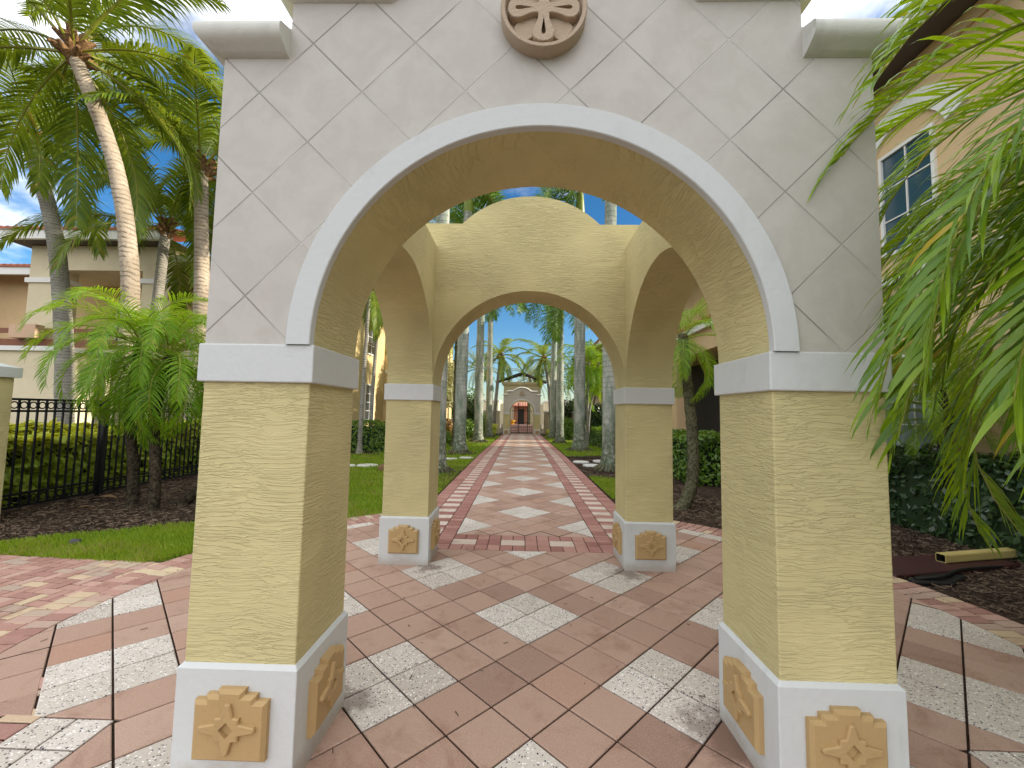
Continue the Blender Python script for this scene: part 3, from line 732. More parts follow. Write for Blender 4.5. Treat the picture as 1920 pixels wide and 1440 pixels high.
# coconut palms -------------------------------------------------
def crown_fronds(nf,L,nl,ll,lw,hang,emin,emax,droop,mat,vee=.15,fwd=(.5,1.0),rw=.035,bushy=0,seed=1,mats=None,petiole=.14,variants=7):
    random.seed(seed); out=[]
    for i in range(variants):
        e=emax+(emin-emax)*i/(variants-1); m_=MB()
        frond(m_,L*U(.92,1.06),e,droop*U(.85,1.15),nl,ll,lw,hang,vee,fwd,petiole,5,rw,bushy=bushy)
        me_o=m_.build('frond',[mat,'rachis'],None,merge=False); out.append(me_o.data); COL.objects.unlink(me_o); bpy.data.objects.remove(me_o)
    return out
def place_fronds(parent,variants,nf,pos,azoff=0,sc=(.85,1.1),skip=None,spread=.05):
    nv=len(variants)
    for i in range(nf):
        az=azoff+i*2.39996; v=variants[min(nv-1,int(i/nf*nv))]
        if skip and skip(az%(2*PI),i/nf): continue
        o=link('frond',v,parent); o.location=(pos[0]+COS(az)*spread,pos[1]+SIN(az)*spread,pos[2]-i/nf*.22); o.rotation_euler=(U(-.12,.12),0,az); s=U(*sc); o.scale=(s,s,s)
COCO=crown_fronds(7,4.3,58,1.0,.055,1.0,R_(-38),R_(72),R_(80),'coco',seed=3)
def coconut(base,pts,r0,r1,label,nf=24,group='coconut palms',bark='cocobark',scale=1.0,azoff=0,single=False,nuts=True,skip=None):
    t=thing('coconut_palm',label,'palm tree',base,0,group)
    P=smooth_pts(pts,60); mb=MB()
    rads=[(r0+(r1-r0)*(i/60))*(1+.5*max(0,1-i/5)) *(1+.025*(i%2)) for i in range(61)]
    mb.tube(P,rads,18,0,True,.5,lambda i,k:1+.05*mnoise.noise(Vector((k*.8,i*.4,r0*9)))); mb.build('trunk',bark,t,smooth=50)
    top=P[-1]
    fb=MB()
    for i in range(26):
        az=i*2.4; e=U(.3,1.2); d=Vector((COS(az)*COS(e),SIN(az)*COS(e),SIN(e))); q=top+Vector((0,0,-.25+i*.02))
        fb.tube([q,q+d*.22*scale,q+d*.45*scale+Vector((0,0,-.04))],[.10*scale,.085*scale,.04*scale],6)
    fb.build('crown_fibre','fibre',t,smooth=60)
    if nuts:
        nb=MB()
        for i in range(7):
            az=i*.9; nb.tube([top+Vector((COS(az)*.32,SIN(az)*.32,-.12+z)) for z in (-.16,-.1,0,.1,.15)],[.03,.11,.13,.09,.02],10)
        nb.build('coconuts','rachis',t,smooth=60)
    if single:
        mbx=MB()
        for i in range(nf): frond(mbx,4.0*scale,R_(75)-R_(110)*i/nf,R_(85),40,.95*scale,.075*scale,1.0,.15,(.5,1.0),.14,4,.04,az=azoff+i*2.4,org=tuple(top))
        mbx.build('crown',['coco','rachis'],t,merge=False)
    else: place_fronds(t,COCO,nf,tuple(top+Vector((0,0,.15))),azoff,(.85*scale,1.08*scale),skip)
    return t
coconut((-8.75,7.0,-.05),[(0,0,-.1),(.03,0,1.9),(-.02,0,4.4),(-.6,0,7.1),(-1.8,0,9.75)],.19,.135,'tall coconut palm with sunlit curving trunk, second from left',28,azoff=.35,scale=1.02,nuts=False,skip=lambda a,f:(3.7<a<6.25 and f>.42))
coconut((-13.8,10.5,-.05),[(0,0,-.1),(-.25,0,3.0),(-.7,0,5.9),(-1.2,0,7.8),(-2.05,0,9.9)],.23,.18,'shaded grey coconut palm nearest the left edge',26,bark='greybark',azoff=1.1,nuts=False,skip=lambda a,f:f>.66)
coconut((-9.45,9.8,-.05),[(0,0,-.1),(.08,0,2.5),(.08,0,4.75),(-.08,0,7.0),(-.2,0,8.6)],.21,.165,'coconut palm with brown fibrous crown beside the tiled wall',26,azoff=2.0,nuts=False,skip=lambda a,f:(f>.4 and not .7<a<2.4))
coconut((-12.2,13.6,-.05),[(0,0,-.1),(.2,0,4),(.5,0,11.2)],.2,.15,'coconut palm behind the others, its crown just left of the pavilion',22,azoff=.8)
coconut((-13.4,12.6,-.05),[(0,0,-.1),(.1,0,3),(.3,0,8.0)],.19,.15,'low dark crowned coconut palm hanging over the villa roof, between the other trunks',22,azoff=2.3,bark='greybark',nuts=False,skip=lambda a,f:f>.72)
coconut((-2.6,36.5,gz(36)),[(0,0,-.1),(.15,0,2.5),(.35,0,5.0),(.55,0,7.1)],.17,.13,'small coconut palm left of the distant arch',18,azoff=.3,single=True,scale=.8,bark='greybark')
coconut((2.7,36.5,gz(36)),[(0,0,-.1),(-.1,0,2.5),(-.35,0,5.0),(-.75,0,6.9)],.17,.13,'small coconut palm right of the distant arch',18,azoff=1.3,single=True,scale=.8,bark='greybark')
# date palms ------------------------------------------------------
def datepalm(x,y,h,label,mat='date',r=.2,bark='midbark',L=3.0,nf=30,group='feathery date palms'):
    t=thing('date_palm',label,'palm tree',(x,y,gz(y)),0,group)
    mb,P=knob_trunk([(0,0,-.1),(0,0,h*.5),(.05,0,h)],(r,r*.9),14,80,.16); mb.build('trunk',bark,t,smooth=40)
    cm=MB()
    for i in range(nf): frond(cm,L,R_(80)-R_(110)*i/nf,R_(55)+U(-.1,.1),48,.42,.035,.25,.45,(.6,1.05),.1,3,.03,az=i*2.4,org=(.05,0,h))
    cm.build('crown',[mat,'rachis'],t,merge=False)
datepalm(-3.2,18.5,10.5,'fern covered palm trunk standing between left royal palms','royal',.2,'midbark',3.2,26)
datepalm(-4.6,41,6.4,'silvery date palm left behind the distant arch')
datepalm(3.6,42,5.6,'silvery date palm right behind the distant arch')
datepalm(.9,46,6.0,'silvery date palm directly above the far roof')
# pygmy date palm clump -------------------------------------------
PYG=crown_fronds(7,1.6,48,.40,.0155,.75,R_(-35),R_(78),R_(120),'pygmy',seed=5,vee=.25,fwd=(.45,1.0),rw=.012,petiole=.1)
def pygmy(base,trunks,label,cat='palm tree',nf=44,mats=PYG,sc=(.85,1.12),group=None,bark='darkbark',r=(.078,.055),azoff=0):
    t=thing('pygmy_date_palm',label,cat,base,0,group)
    for pts,n in trunks:
        mb,P=knob_trunk(pts,r,14,60,.22); mb.build('trunk',bark,t,smooth=40)
        if n: place_fronds(t,mats,n,tuple(P[-1]),azoff,sc,spread=.04); azoff+=1
    return t
pygmy((-5.9,4.85,-.04),[([(-.42,.0,-.05),(-.48,.02,.7),(-.62,.02,1.6),(-.50,.0,2.75)],34),([(.05,-.15,-.05),(.02,-.12,.6),(-.12,-.05,1.5),(-.02,.02,2.55)],28),([(.02,.35,-.05),(.42,.55,.35),(.95,.75,.95),(1.15,.8,2.2)],20)],'clump of three dark knobbly pygmy date palms in front of the iron fence')
# slender palms in front of sunlit wall
def slender(x,y,h,lean,label):
    t=thing('slender_palm',label,'palm tree',(x,y,gz(y)),0,'thin palms against the sunlit wall')
    P=smooth_pts([(0,0,-.05),(lean*.2,0,h*.35),(lean*.6,0,h*.7),(lean,0,h)],40); mb=MB(); mb.tube(P,[.085-.02*i/40+.06*max(0,1-i/3) for i in range(41)],12); mb.build('trunk','greybark',t,smooth=50)
    place_fronds(t,COCO,14,tuple(P[-1]),U(0,6),(.5,.6))
slender(-6.2,14.0,6.6,.15,'thin pale palm trunk left of the wall window')
slender(-6.55,16.0,7.4,.25,'thin pale palm trunk crossing the wall window')
# leaning palm seen through right arch
random.seed(21)
pygmy((2.78,5.75,-.04),[([(0,0,-.08),(.22,.02,.42),(.26,.05,1.2),(.18,.05,2.2),(.10,.05,3.15)],20)],'leaning mossy date palm seen through the right side arch',bark='midbark',sc=(.75,.95),r=(.105,.075),group=None,azoff=.7)
# near right palms --------------------------------------------------
random.seed(31)
NEARF=crown_fronds(8,2.7,64,.54,.0175,.72,R_(-25),R_(72),R_(118),'areca',seed=11,vee=.32,fwd=(.8,1.25),rw=.016,petiole=.12,variants=8)
t=thing('arching_palm','large arching palm whose glossy fronds hang over the right corner of the pavilion','palm tree',(3.95,-.38,-.04))
mb,P=knob_trunk([(0,0,-.05),(.05,0,1.2),(0,0,2.75)],(.12,.09),14,50,.2); mb.build('trunk','darkbark',t,smooth=40)
place_fronds(t,NEARF[:6],60,(0,0,2.8),.5,(.9,1.15),spread=.06)
for e_,dr_,L_,az in ((24,100,3.3,178),(32,105,3.35,184),(16,92,3.1,174),(40,104,3.25,189),(10,92,2.9,181),(20,98,3.0,170),(46,102,3.1,173),(28,104,3.35,181),(36,104,3.1,193),(22,98,3.2,186),(50,104,3.2,181),(30,100,2.9,199),(12,88,2.7,176),(42,100,2.8,205),(56,108,3.3,187),(18,92,2.6,163),(34,100,2.7,160)):
    mb=MB(); frond(mb,L_,R_(e_),R_(dr_),66,.54,.018,.72,.3,(.8,1.25),.12,5,.016,az=R_(az),org=(0,0,2.8)); mb.build('frond',['areca','rachis'],t,merge=False)
for az,vi,sc_,dz in ((197,2,1.18,0),(206,3,1.08,-.05),(183,4,1.05,-.08),(215,2,1.2,0),(168,3,1.05,-.05),(194,5,.9,.0),(232,1,1.1,0),(203,1,1.15,.0),(172,5,.85,-.0)):
    o=link('frond',NEARF[vi],t); o.location=(0,0,2.8+dz); o.rotation_euler=(U(-.15,.15),0,R_(az)); o.scale=(sc_,sc_,sc_)
t=pygmy((6.0,4.4,-.04),[([(-.1,0,-.05),(.02,.02,.6),(.12,.02,1.3),(.15,.02,2.35)],40),([(.55,.5,-.05),(.6,.5,.8),(.7,.5,1.8)],30)],'date palm with dark leaning trunk in front of the right hedge',mats=NEARF[:6],sc=(.45,.6))
t['group']='palms in the right hand bed'

# ------------------------------------------------------------------ hedges and shrubs
def leaves(mb,fn,n,size,tone=None,elong=1.6,up=.3):
    for _ in range(n):
        p,nr=fn(); nr=(nr+Vector((U(-.8,.8),U(-.8,.8),U(-.5,.8)+up))).normalized()
        a=nr.cross(Vector((U(-1,1),U(-1,1),U(-1,1)))).normalized(); b=nr.cross(a); s=size*U(.6,1.3); l=s*elong
        t=U(0,.93) if tone is None else tone(p)
        mb.add([tuple(p-a*l*.5),tuple(p+b*s*.38-nr*s*.10),tuple(p+a*l*.5-nr*s*.18),tuple(p-b*s*.38-nr*s*.10)],[(0,1,2),(0,2,3)],0,t)
def hedge(x0,x1,y0,y1,h,label,mat='hedge',size=.07,dens=420,topmat=None,cat='hedge',lump=.12,group=None,rz=0,toptone=False,core=True):
    cx,cy=(x0+x1)/2,(y0+y1)/2; w,d=(x1-x0)/2,(y1-y0)/2
    t=thing('hedge',label,cat,(cx,cy,gz(cy)-.04),rz,group)
    def hh(x,y): return h*(1+lump*mnoise.noise(Vector((x*1.3+cx,y*1.3+cy,.3)))+lump*.7*mnoise.noise(Vector((x*4+cx,y*4,1.3))))
    def fn():
        k=random.random(); ar=[4*w*d*1.3,2*w*h,2*w*h*.3,2*d*h,2*d*h]; S=sum(ar); r=random.random()*S
        inn=abs(random.gauss(0,.07))
        if r<ar[0]: x,y=U(-w,w),U(-d,d); z=hh(x,y)-inn*.8; nr=Vector((0,0,1))
        elif r<ar[0]+ar[1]+ar[2]:
            x=U(-w,w); y=-d+inn if r<ar[0]+ar[1] else d-inn; z=U(.02,1)*hh(x,y); nr=Vector((0,-1 if y<0 else 1,.3))
        else:
            y=U(-d,d); sg=-1 if r<S-ar[4] else 1; x=sg*(w-inn); z=U(.02,1)*hh(x,y); nr=Vector((sg,0,.3))
        bl=1+.10*mnoise.noise(Vector((x*3,y*3,z*3)))
        return Vector((x*bl,y*bl,z)),nr
    n=int(dens*(4*w*d+2*w*h+4*d*h))
    mb=MB()
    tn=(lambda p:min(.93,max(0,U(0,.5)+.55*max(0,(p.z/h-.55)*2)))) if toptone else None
    leaves(mb,fn,n,size,tn); mb.build('foliage',mat,t,merge=False)
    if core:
        c=MB(); c.box(-w*.86,w*.86,-d*.8,d*.8,0,h*.84); c.build('core_box','core',t)  # added solid dark box, stops gaps between leaves from showing through
    return t
def shrub(x,y,r,h,label,mat='hedge',size=.08,n=2500,cat='shrub',z=0,group=None,trunk=0,clumps=9,name='shrub'):
    t=thing(name,label,cat,(x,y,gz(y)+z-.04),0,group)
    cl=[(Vector((U(-.55,.55)*r,U(-.55,.55)*r,trunk+(h-trunk)*U(.3,.75))),U(.35,.6)) for _ in range(clumps)]
    def fn():
        c,k=random.choice(cl); d=Vector((random.gauss(0,1),random.gauss(0,1),random.gauss(0,1))).normalized(); q=k*(.55+.5*random.random()**.5)
        return c+Vector((d.x*r*q,d.y*r*q,d.z*(h-trunk)*.5*q)),d
    mb=MB(); leaves(mb,fn,n,size); mb.build('foliage' if not trunk else 'crown',mat,t,merge=False)
    tb=MB()
    for i in range(5 if trunk else 6):
        a=i*1.3; c=cl[i%len(cl)][0]; tb.tube([(0,0,0),(c.x*.3,c.y*.3,max(.05,trunk*.7)),tuple(c)],[.05*max(.5,h*.3),.04*max(.5,h*.3),.012],6)
    tb.build('stems' if not trunk else 'trunk','midbark',t,smooth=60)
    return t
random.seed(41)
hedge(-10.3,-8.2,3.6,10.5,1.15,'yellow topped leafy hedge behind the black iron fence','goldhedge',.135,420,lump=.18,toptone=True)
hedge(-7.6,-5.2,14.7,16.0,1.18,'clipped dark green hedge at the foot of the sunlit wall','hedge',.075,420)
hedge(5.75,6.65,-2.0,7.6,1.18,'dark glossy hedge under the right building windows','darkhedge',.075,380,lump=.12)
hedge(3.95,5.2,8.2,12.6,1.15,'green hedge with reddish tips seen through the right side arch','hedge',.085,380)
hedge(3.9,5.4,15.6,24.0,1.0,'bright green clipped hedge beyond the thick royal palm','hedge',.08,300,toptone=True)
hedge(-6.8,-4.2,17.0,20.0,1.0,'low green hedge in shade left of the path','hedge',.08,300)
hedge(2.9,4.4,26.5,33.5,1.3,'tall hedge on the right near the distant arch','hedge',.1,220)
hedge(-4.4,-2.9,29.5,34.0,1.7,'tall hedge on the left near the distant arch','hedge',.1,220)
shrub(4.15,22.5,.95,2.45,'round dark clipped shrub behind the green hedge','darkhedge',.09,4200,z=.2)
shrub(-4.3,21.5,.75,1.55,'croton bush with red and yellow leaves','croton',.13,1600)
shrub(-3.75,20.0,.55,.75,'small lime green plant at the left lawn edge','hedge',.08,900)
shrub(-5.4,25,1.6,5.6,'pale tree with sunlit silvery foliage behind the left palms','whiteleaf',.14,5200,'tree',trunk=1.6,name='flowering_tree',clumps=14)
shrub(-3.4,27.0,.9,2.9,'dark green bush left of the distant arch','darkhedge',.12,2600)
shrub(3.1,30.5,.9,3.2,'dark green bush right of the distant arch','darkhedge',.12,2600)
shrub(-2.3,31.0,.5,1.0,'lime spiky plant beside the left foot of the distant arch','goldhedge',.14,500)
shrub(2.35,31.4,.45,.8,'low golden plant beside the right foot of the distant arch','goldhedge',.12,500)
shrub(-5.5,21.5,1.2,4.4,'leafy green tree behind the croton bush','hedge',.13,3200,'tree',trunk=1.5,name='broadleaf_tree')
shrub(4.4,25.5,1.5,6.8,'leafy green tree beside the right balcony','hedge',.16,3600,'tree',trunk=3.2,name='broadleaf_tree',clumps=12)
shrub(4.7,14.5,.55,1.25,'rounded green shrub beside the first right royal palm','hedge',.085,1500)
random.seed(43)
for i,(x,y,lab) in enumerate([(-9.6,9.3,'red leaved plant behind the fence, nearest the coconut trunk'),(-8.7,10.8,'red leaved plant behind the fence, beside the tiled column')]):
    shrub(x,y,.35,1.5,lab,'redleaf',.2,120,'plant',clumps=4,group='red leaved plants behind the fence')
for i,(x,y,lab) in enumerate([(6.1,2.5,'broad leaved plant low beside the drain pipe'),(5.45,5.4,'small sprig growing under the right hedge')]):
    shrub(x,y,.35,.5,lab,'hedge',.13,140,'plant',clumps=4)
# areca style clump behind R2
t=thing('areca_palm','feathery bright green palm clump behind the thick royal palm','palm tree',(3.5,20.5,gz(20.5)))
for i in range(4):
    P=smooth_pts([(0,0,0),(U(-.3,.3),U(-.2,.2),2),(U(-.7,.7),U(-.3,.3),U(3.6,5))],16); mb=MB(); mb.tube(P,.06,8); mb.build('trunk','greybark',t,smooth=60); place_fronds(t,PYG,12,tuple(P[-1]),i,(1.2,1.5))
t=thing('areca_palm','feathery green palm clump hidden behind the left rear column, added to shadow the sunlit wall','palm tree',(-5.0,18.6,gz(18)))  # out of view, added so its fronds cast shadows on the yellow wall
for i in range(4):
    P=smooth_pts([(0,0,0),(U(-.3,.3),U(-.2,.2),2),(U(-.6,.6),U(-.3,.3),U(3.8,5.8))],16); mb=MB(); mb.tube(P,.06,8); mb.build('trunk','greybark',t,smooth=60); place_fronds(t,PYG,14,tuple(P[-1]),i,(1.2,1.6))

# ------------------------------------------------------------------ grass, chips
random.seed(51)
def inpoly(x,y,P):
    c=False;j=len(P)-1
    for i in range(len(P)):
        if (P[i][1]>y)!=(P[j][1]>y) and x<(P[j][0]-P[i][0])*(y-P[i][1])/(P[j][1]-P[i][1])+P[i][0]: c=not c
        j=i
    return c
mb=MB()
def blades(poly,n,h,w):
    xs=[p[0] for p in poly]; ys=[p[1] for p in poly]; k=0
    while k<n:
        x,y=U(min(xs),max(xs)),U(min(ys),max(ys))
        if not inpoly(x,y,poly) or (x-CC[0])**2+(y-CC[1])**2<15.05: k+=.05; continue
        k+=1
        a=U(0,6.28); hh=h*U(.6,1.35)*(1+.35*mnoise.noise(Vector((x*2,y*2,0)))); l=U(.1,.7)*hh; dx,dy=COS(a)*w,SIN(a)*w; z=-.03+gz(y); t=min(1,max(0,.5+.75*mnoise.noise(Vector((x*1.6,y*1.6,2)))+U(-.4,.4)))
        mb.add([(x-dx,y-dy,z),(x+dx,y+dy,z),(x-dy/w*l*.4+dx*.7,y+dx/w*l*.4+dy*.7,z+hh*.6),(x-dy/w*l,y+dx/w*l,z+hh)],[(0,1,2),(0,2,3)],0,t)
blades(NEARLAWN,20000,.060,.0032)
LL=[(a,y) for y,a,b_ in LAWN_L]+[(b_,y) for y,a,b_ in reversed(LAWN_L)]
blades([p for p in LL if p[1]<=13.5],34000,.060,.006)
blades([(1.72,6.4),(2.5,6.6),(2.75,7.6),(2.4,8.9),(1.72,9.2)],3500,.06,.006)
blades([(a,y) for y,a,b_ in LAWN_L if y>=13.4]+[(b_,y) for y,a,b_ in reversed(LAWN_L) if y>=13.4],9000,.07,.012)
blades([(a,y) for y,a,b_ in LAWN_R]+[(b_,y) for y,a,b_ in reversed(LAWN_R)],9000,.07,.012)
tag(mb.build('grass','grassblade',merge=False),'short green lawn grass on both sides of the path','grass',kind='stuff')
mb=MB()
def chips(poly,n,s):
    xs=[p[0] for p in poly]; ys=[p[1] for p in poly]; k=0
    while k<n:
        x,y=U(min(xs),max(xs)),U(min(ys),max(ys))
        if not inpoly(x,y,poly) or (x-CC[0])**2+(y-CC[1])**2<15.4: continue
        k+=1; a=U(0,6.28); l=s*U(.4,2.0); w=s*.16*U(.5,1.5); ca,sa=COS(a),SIN(a); z=-.042+U(0,.02)+gz(y); e=U(-.012,.02); tl=U(-.006,.006)
        mb.add([(x-ca*l-sa*w,y-sa*l+ca*w,z+tl),(x-ca*l+sa*w,y-sa*l-ca*w,z-tl),(x+ca*l+sa*w,y+sa*l-ca*w,z+e-tl),(x+ca*l-sa*w,y+sa*l+ca*w,z+e+tl)],[(0,1,2,3)],0,U(0,1)**1.6)
chips([(-8,2.6),(-6.3,2.66),(-5.9,3.2),(-5.45,3.4),(-4.9,3.8),(-4.45,4.05),(-4.3,5.5),(-4.6,8),(-8,8)],11000,.022)
chips([(3.96,.4),(6.6,.4),(6.6,6.8),(3,6.8),(2.9,4.5),(3.6,3.4),(4.0,2.4)],12000,.022)
chips([(1.75,4.9),(3.6,4.9),(3.9,13.5),(1.75,13.5)],7000,.03)
chips([(-2.6,7.0),(-1.72,7.2),(-1.72,10.6),(-2.7,10.4),(-3.0,9)],2000,.025)
for _ in range(420):     # bits spilled on the brick ring and the paving
    a=U(0,6.28); r=3.92-abs(random.gauss(0,.35)) if random.random()<.7 else U(.3,3.6); x,y=CC[0]+r*COS(a),CC[1]+r*SIN(a)
    if y<-1 : continue
    b_=U(0,6.28); l=U(.006,.022); w=U(.0015,.004); ca,sa=COS(b_),SIN(b_)
    mb.add([(x-ca*l-sa*w,y-sa*l+ca*w,.004),(x-ca*l+sa*w,y-sa*l-ca*w,.003),(x+ca*l+sa*w,y+sa*l-ca*w,.004),(x+ca*l-sa*w,y+sa*l+ca*w,.006)],[(0,1,2,3)],0,U(0,.8))
tag(mb.build('mulch_chips','chip',merge=False),'dark shredded mulch strewn over the planting beds','mulch',kind='stuff')

# ------------------------------------------------------------------ fence and pillar
FX=-7.78
t=thing('iron_fence','black iron fence with ring friezes left of the pavilion','fence',(FX,0,-.04))
for y in (5.72,8.3,10.9):
    mb=MB(); mb.box(-.04,.04,y-.04,y+.04,0,1.78); mb.box(-.055,.055,y-.055,y+.055,1.78,1.80); mb.build('post','iron',t)
mb=MB()
for z in (.06,.25,1.52,1.70): mb.box(-.018,.018,3.9,10.9,z,z+.035)
mb.build('rails','iron',t)
y=4.0
while y<10.8:
    mb=MB(); mb.box(-.0115,.0115,y-.0115,y+.0115,.095,1.70); mb.build('picket','iron',t); y+=.125
def torus(mb,c,R,r,n=16,k=6):
    vs=[];fs=[]
    for i in range(n):
        a=2*PI*i/n
        for j in range(k):
            b_=2*PI*j/k; vs.append((c[0]+r*SIN(b_),c[1]+(R+r*COS(b_))*COS(a),c[2]+(R+r*COS(b_))*SIN(a)))
    for i in range(n):
        for j in range(k): fs.append((i*k+j,((i+1)%n)*k+j,((i+1)%n)*k+(j+1)%k,i*k+(j+1)%k))
    mb.add(vs,fs)
for zc in (.172,1.628):
    mb=MB(); y=4.0625
    while y<10.8: torus(mb,(0,y,zc),.050,.011); y+=.125
    mb.build('ring_frieze','iron',t,smooth=60)
t=thing('gate_pillar','cream stucco gate pillar with white cap at the far left edge','pillar',(-7.52,3.50,-.05))
mb=MB(); mb.box(-.32,.32,-.32,.32,0,2.02); mb.build('shaft','cream',t,bevel=.01)
mb=MB(); mb.box(-.37,.37,-.37,.37,2.02,2.16); mb.add([(-.37,-.37,2.16),(.37,-.37,2.16),(.37,.37,2.16),(-.37,.37,2.16),(0,0,2.3)],[(0,1,4),(1,2,4),(2,3,4),(3,0,4)]); mb.build('cap','white',t)

# ------------------------------------------------------------------ small things
t=thing('downspout','tan rectangular drain pipe lying across the right mulch bed','drain pipe',(4.72,3.10,-.04))
mb=MB(); a=math.atan2(.31,1.30); c,s=COS(a),SIN(a); L=2.3
prof=[(-.05,0.02),(-.042,.008),(.042,.008),(.05,.02),(.05,.088),(.042,.10),(-.042,.10),(-.05,.088)]
for inner in (1,.86):
    vs=[]
    for d in (0,L):
        for px,pz in prof:
            px*=inner; pz=.054+(pz-.054)*inner; vs.append((d*c-px*s,d*s+px*c,pz+.03+ d*.004))
    n=8; mb.add(vs,[(i,(i+1)%n,(i+1)%n+n,i+n) if inner==1 else (i+n,(i+1)%n+n,(i+1)%n,i) for i in range(n)],0 if inner==1 else 1)
mb.add([mb.v[i] for i in range(8)]+[mb.v[16+i] for i in range(8)],[(i,i+8,(i+1)%8+8,(i+1)%8) for i in range(8)])
mb.build('pipe_body',['pipe','dark'],t,merge=False)
mb=MB(); mb.add([(3.86,2.62,-.02),(4.55,2.82,-.02),(5.5,3.02,-.015),(5.5,3.45,-.015),(4.7,3.32,-.012),(3.62,3.22,-.02)],[(0,1,2,3,4,5)]); 
mb2=MB(); P=[(3.84,2.66),(4.6,2.84),(5.6,3.1),(5.6,3.5),(4.7,3.34),(3.66,3.2)]; mb2.plate(P,[],lambda u,v,d:(u,v,-.04+d),0,.035,.012)
tag(mb2.build('rubber_mat','mat'),'dark maroon rubber splash sheet under the drain pipe','rubber mat')
mb=MB(); mb.tube(smooth_pts([(3.95,2.58,-.01),(4.25,2.60,.015),(4.7,2.86,.0),(5.3,3.02,-.01)],18),.016,8); tag(mb.build('black_hose','plastic',smooth=60),'short black irrigation tube beside the drain pipe','hose')
mb=MB(); mb.plate([(3.88,2.50),(4.25,2.50),(4.62,2.72),(4.5,2.80),(4.1,2.70),(3.9,2.60)],[],lambda u,v,d:(u,v,-.04+d),0,.03,.01); tag(mb.build('drain_tray','plastic'),'black plastic drain tray at the edge of the brick ring','tray')
def stepping(x,y,r,label,m='concrete'):
    mb=MB(); n=28; vs=[];z=gz(y)-.035
    P=[(x+r*COS(2*PI*i/n)*(1+.03*SIN(3*i)),y+r*SIN(2*PI*i/n)) for i in range(n)]; mb.plate(P,[],lambda u,v,d:(u,v,z+d),0,.05,.012)
    o=mb.build('stepping_stone',m); tag(o,label,'stepping stone','round pale stepping stones')
stepping(1.98,12.4,.27,'round white stepping stone on mulch, nearest the path on the right')
stepping(2.2,11.5,.29,'round white stepping stone on mulch, the front one of the right group')
stepping(2.72,12.75,.28,'round white stepping stone on mulch, touching the right palm trunk')
stepping(-2.5,12.55,.26,'round white stepping stone on the left lawn, beside the flared palm')
stepping(-1.98,12.95,.26,'round white stepping stone on the left lawn, nearest the path')
stepping(-4.55,10.4,.3,'round white stepping stone on grass, right of two in the left arch')
stepping(-5.15,10.2,.3,'round white stepping stone on grass, left of two in the left arch')
def blob(name,x,y,z,rx,ry,rz_,mat,label,cat):
    bm=bmesh.new(); bmesh.ops.create_icosphere(bm,subdivisions=3,radius=1)
    for v in bm.verts:
        k=1+.22*mnoise.noise(v.co*1.7+Vector((x,y,0))); v.co=Vector((v.co.x*rx*k,v.co.y*ry*k,v.co.z*rz_*k))
    me=bpy.data.meshes.new(name); bm.to_mesh(me); bm.free(); me.materials.append(M[mat]); o=link(name,me,None,(x,y,z)); tag(o,label,cat)
    me.polygons.foreach_set('use_smooth',[True]*len(me.polygons)); return o
blob('rock',-5.28,3.02,.0,.06,.05,.04,'rock','small dark rock lying in the near grass strip','rock')
blob('coconut_husk',-3.78,9.5,.04,.14,.2,.13,'husk','brown coconut husk on the lawn beside the left rear column','coconut')
def dryleaf(x,y,l,w,label,az):
    mb=MB(); n=8; vs=[]
    for i in range(n+1):
        u=i/n; ww=w*SIN(PI*(.08+.88*u)); z=.02+.05*SIN(u*3)
        vs+=[(l*(u-.5),-ww,z+.025),(l*(u-.5),0,z),(l*(u-.5),ww,z+.02)]
    mb.add(vs,[(3*i+k,3*i+3+k,3*i+4+k,3*i+1+k) for i in range(n) for k in range(2)])
    o=mb.build('dry_leaf','husk',smooth=60); o.location=(x,y,-.03); o.rotation_euler=(0,0,az); tag(o,label,'leaf')
dryleaf(-7.2,5.25,.36,.11,'large curled brown leaf on mulch beside the fence post',.3)
dryleaf(-6.75,4.5,.22,.05,'small brown leaf on mulch left of the knobbly palms',.8)

# ------------------------------------------------------------------ buildings
def window(parent,fn,w,h,glass='glass',cols=2,rows=3,frame=.06,mun=.022,shut=False,name='window'):
    # fn(u,v,d): u across, v up, d outwards
    def bx(mb,u0,u1,v0,v1,d0,d1,mi=0):
        vs=[fn(u,v,d) for d in (d0,d1) for (u,v) in ((u0,v0),(u1,v0),(u1,v1),(u0,v1))]
        mb.add(vs,[(0,3,2,1),(4,5,6,7),(0,1,5,4),(1,2,6,5),(2,3,7,6),(3,0,4,7)],mi)
    f=MB()
    bx(f,-w/2-frame,-w/2,-frame,h+frame,-.02,.05); bx(f,w/2,w/2+frame,-frame,h+frame,-.02,.05); bx(f,-w/2,w/2,h,h+frame,-.02,.05); bx(f,-w/2,w/2,-frame,0,-.02,.06)
    for i in range(1,cols): u=-w/2+w*i/cols; bx(f,u-mun/2,u+mun/2,0,h,-.02,.03)
    for j in range(1,rows):
        v=h*j/rows
        for i in range(cols): bx(f,-w/2+w*i/cols+mun/2,-w/2+w*(i+1)/cols-mun/2,v-mun/2,v+mun/2,-.02,.028)
    fo=f.build(name,'trim',parent)
    p=MB(); bx(p,-w/2,w/2,0,h,-.01,.008); p.build('pane',glass,fo)
    return fo
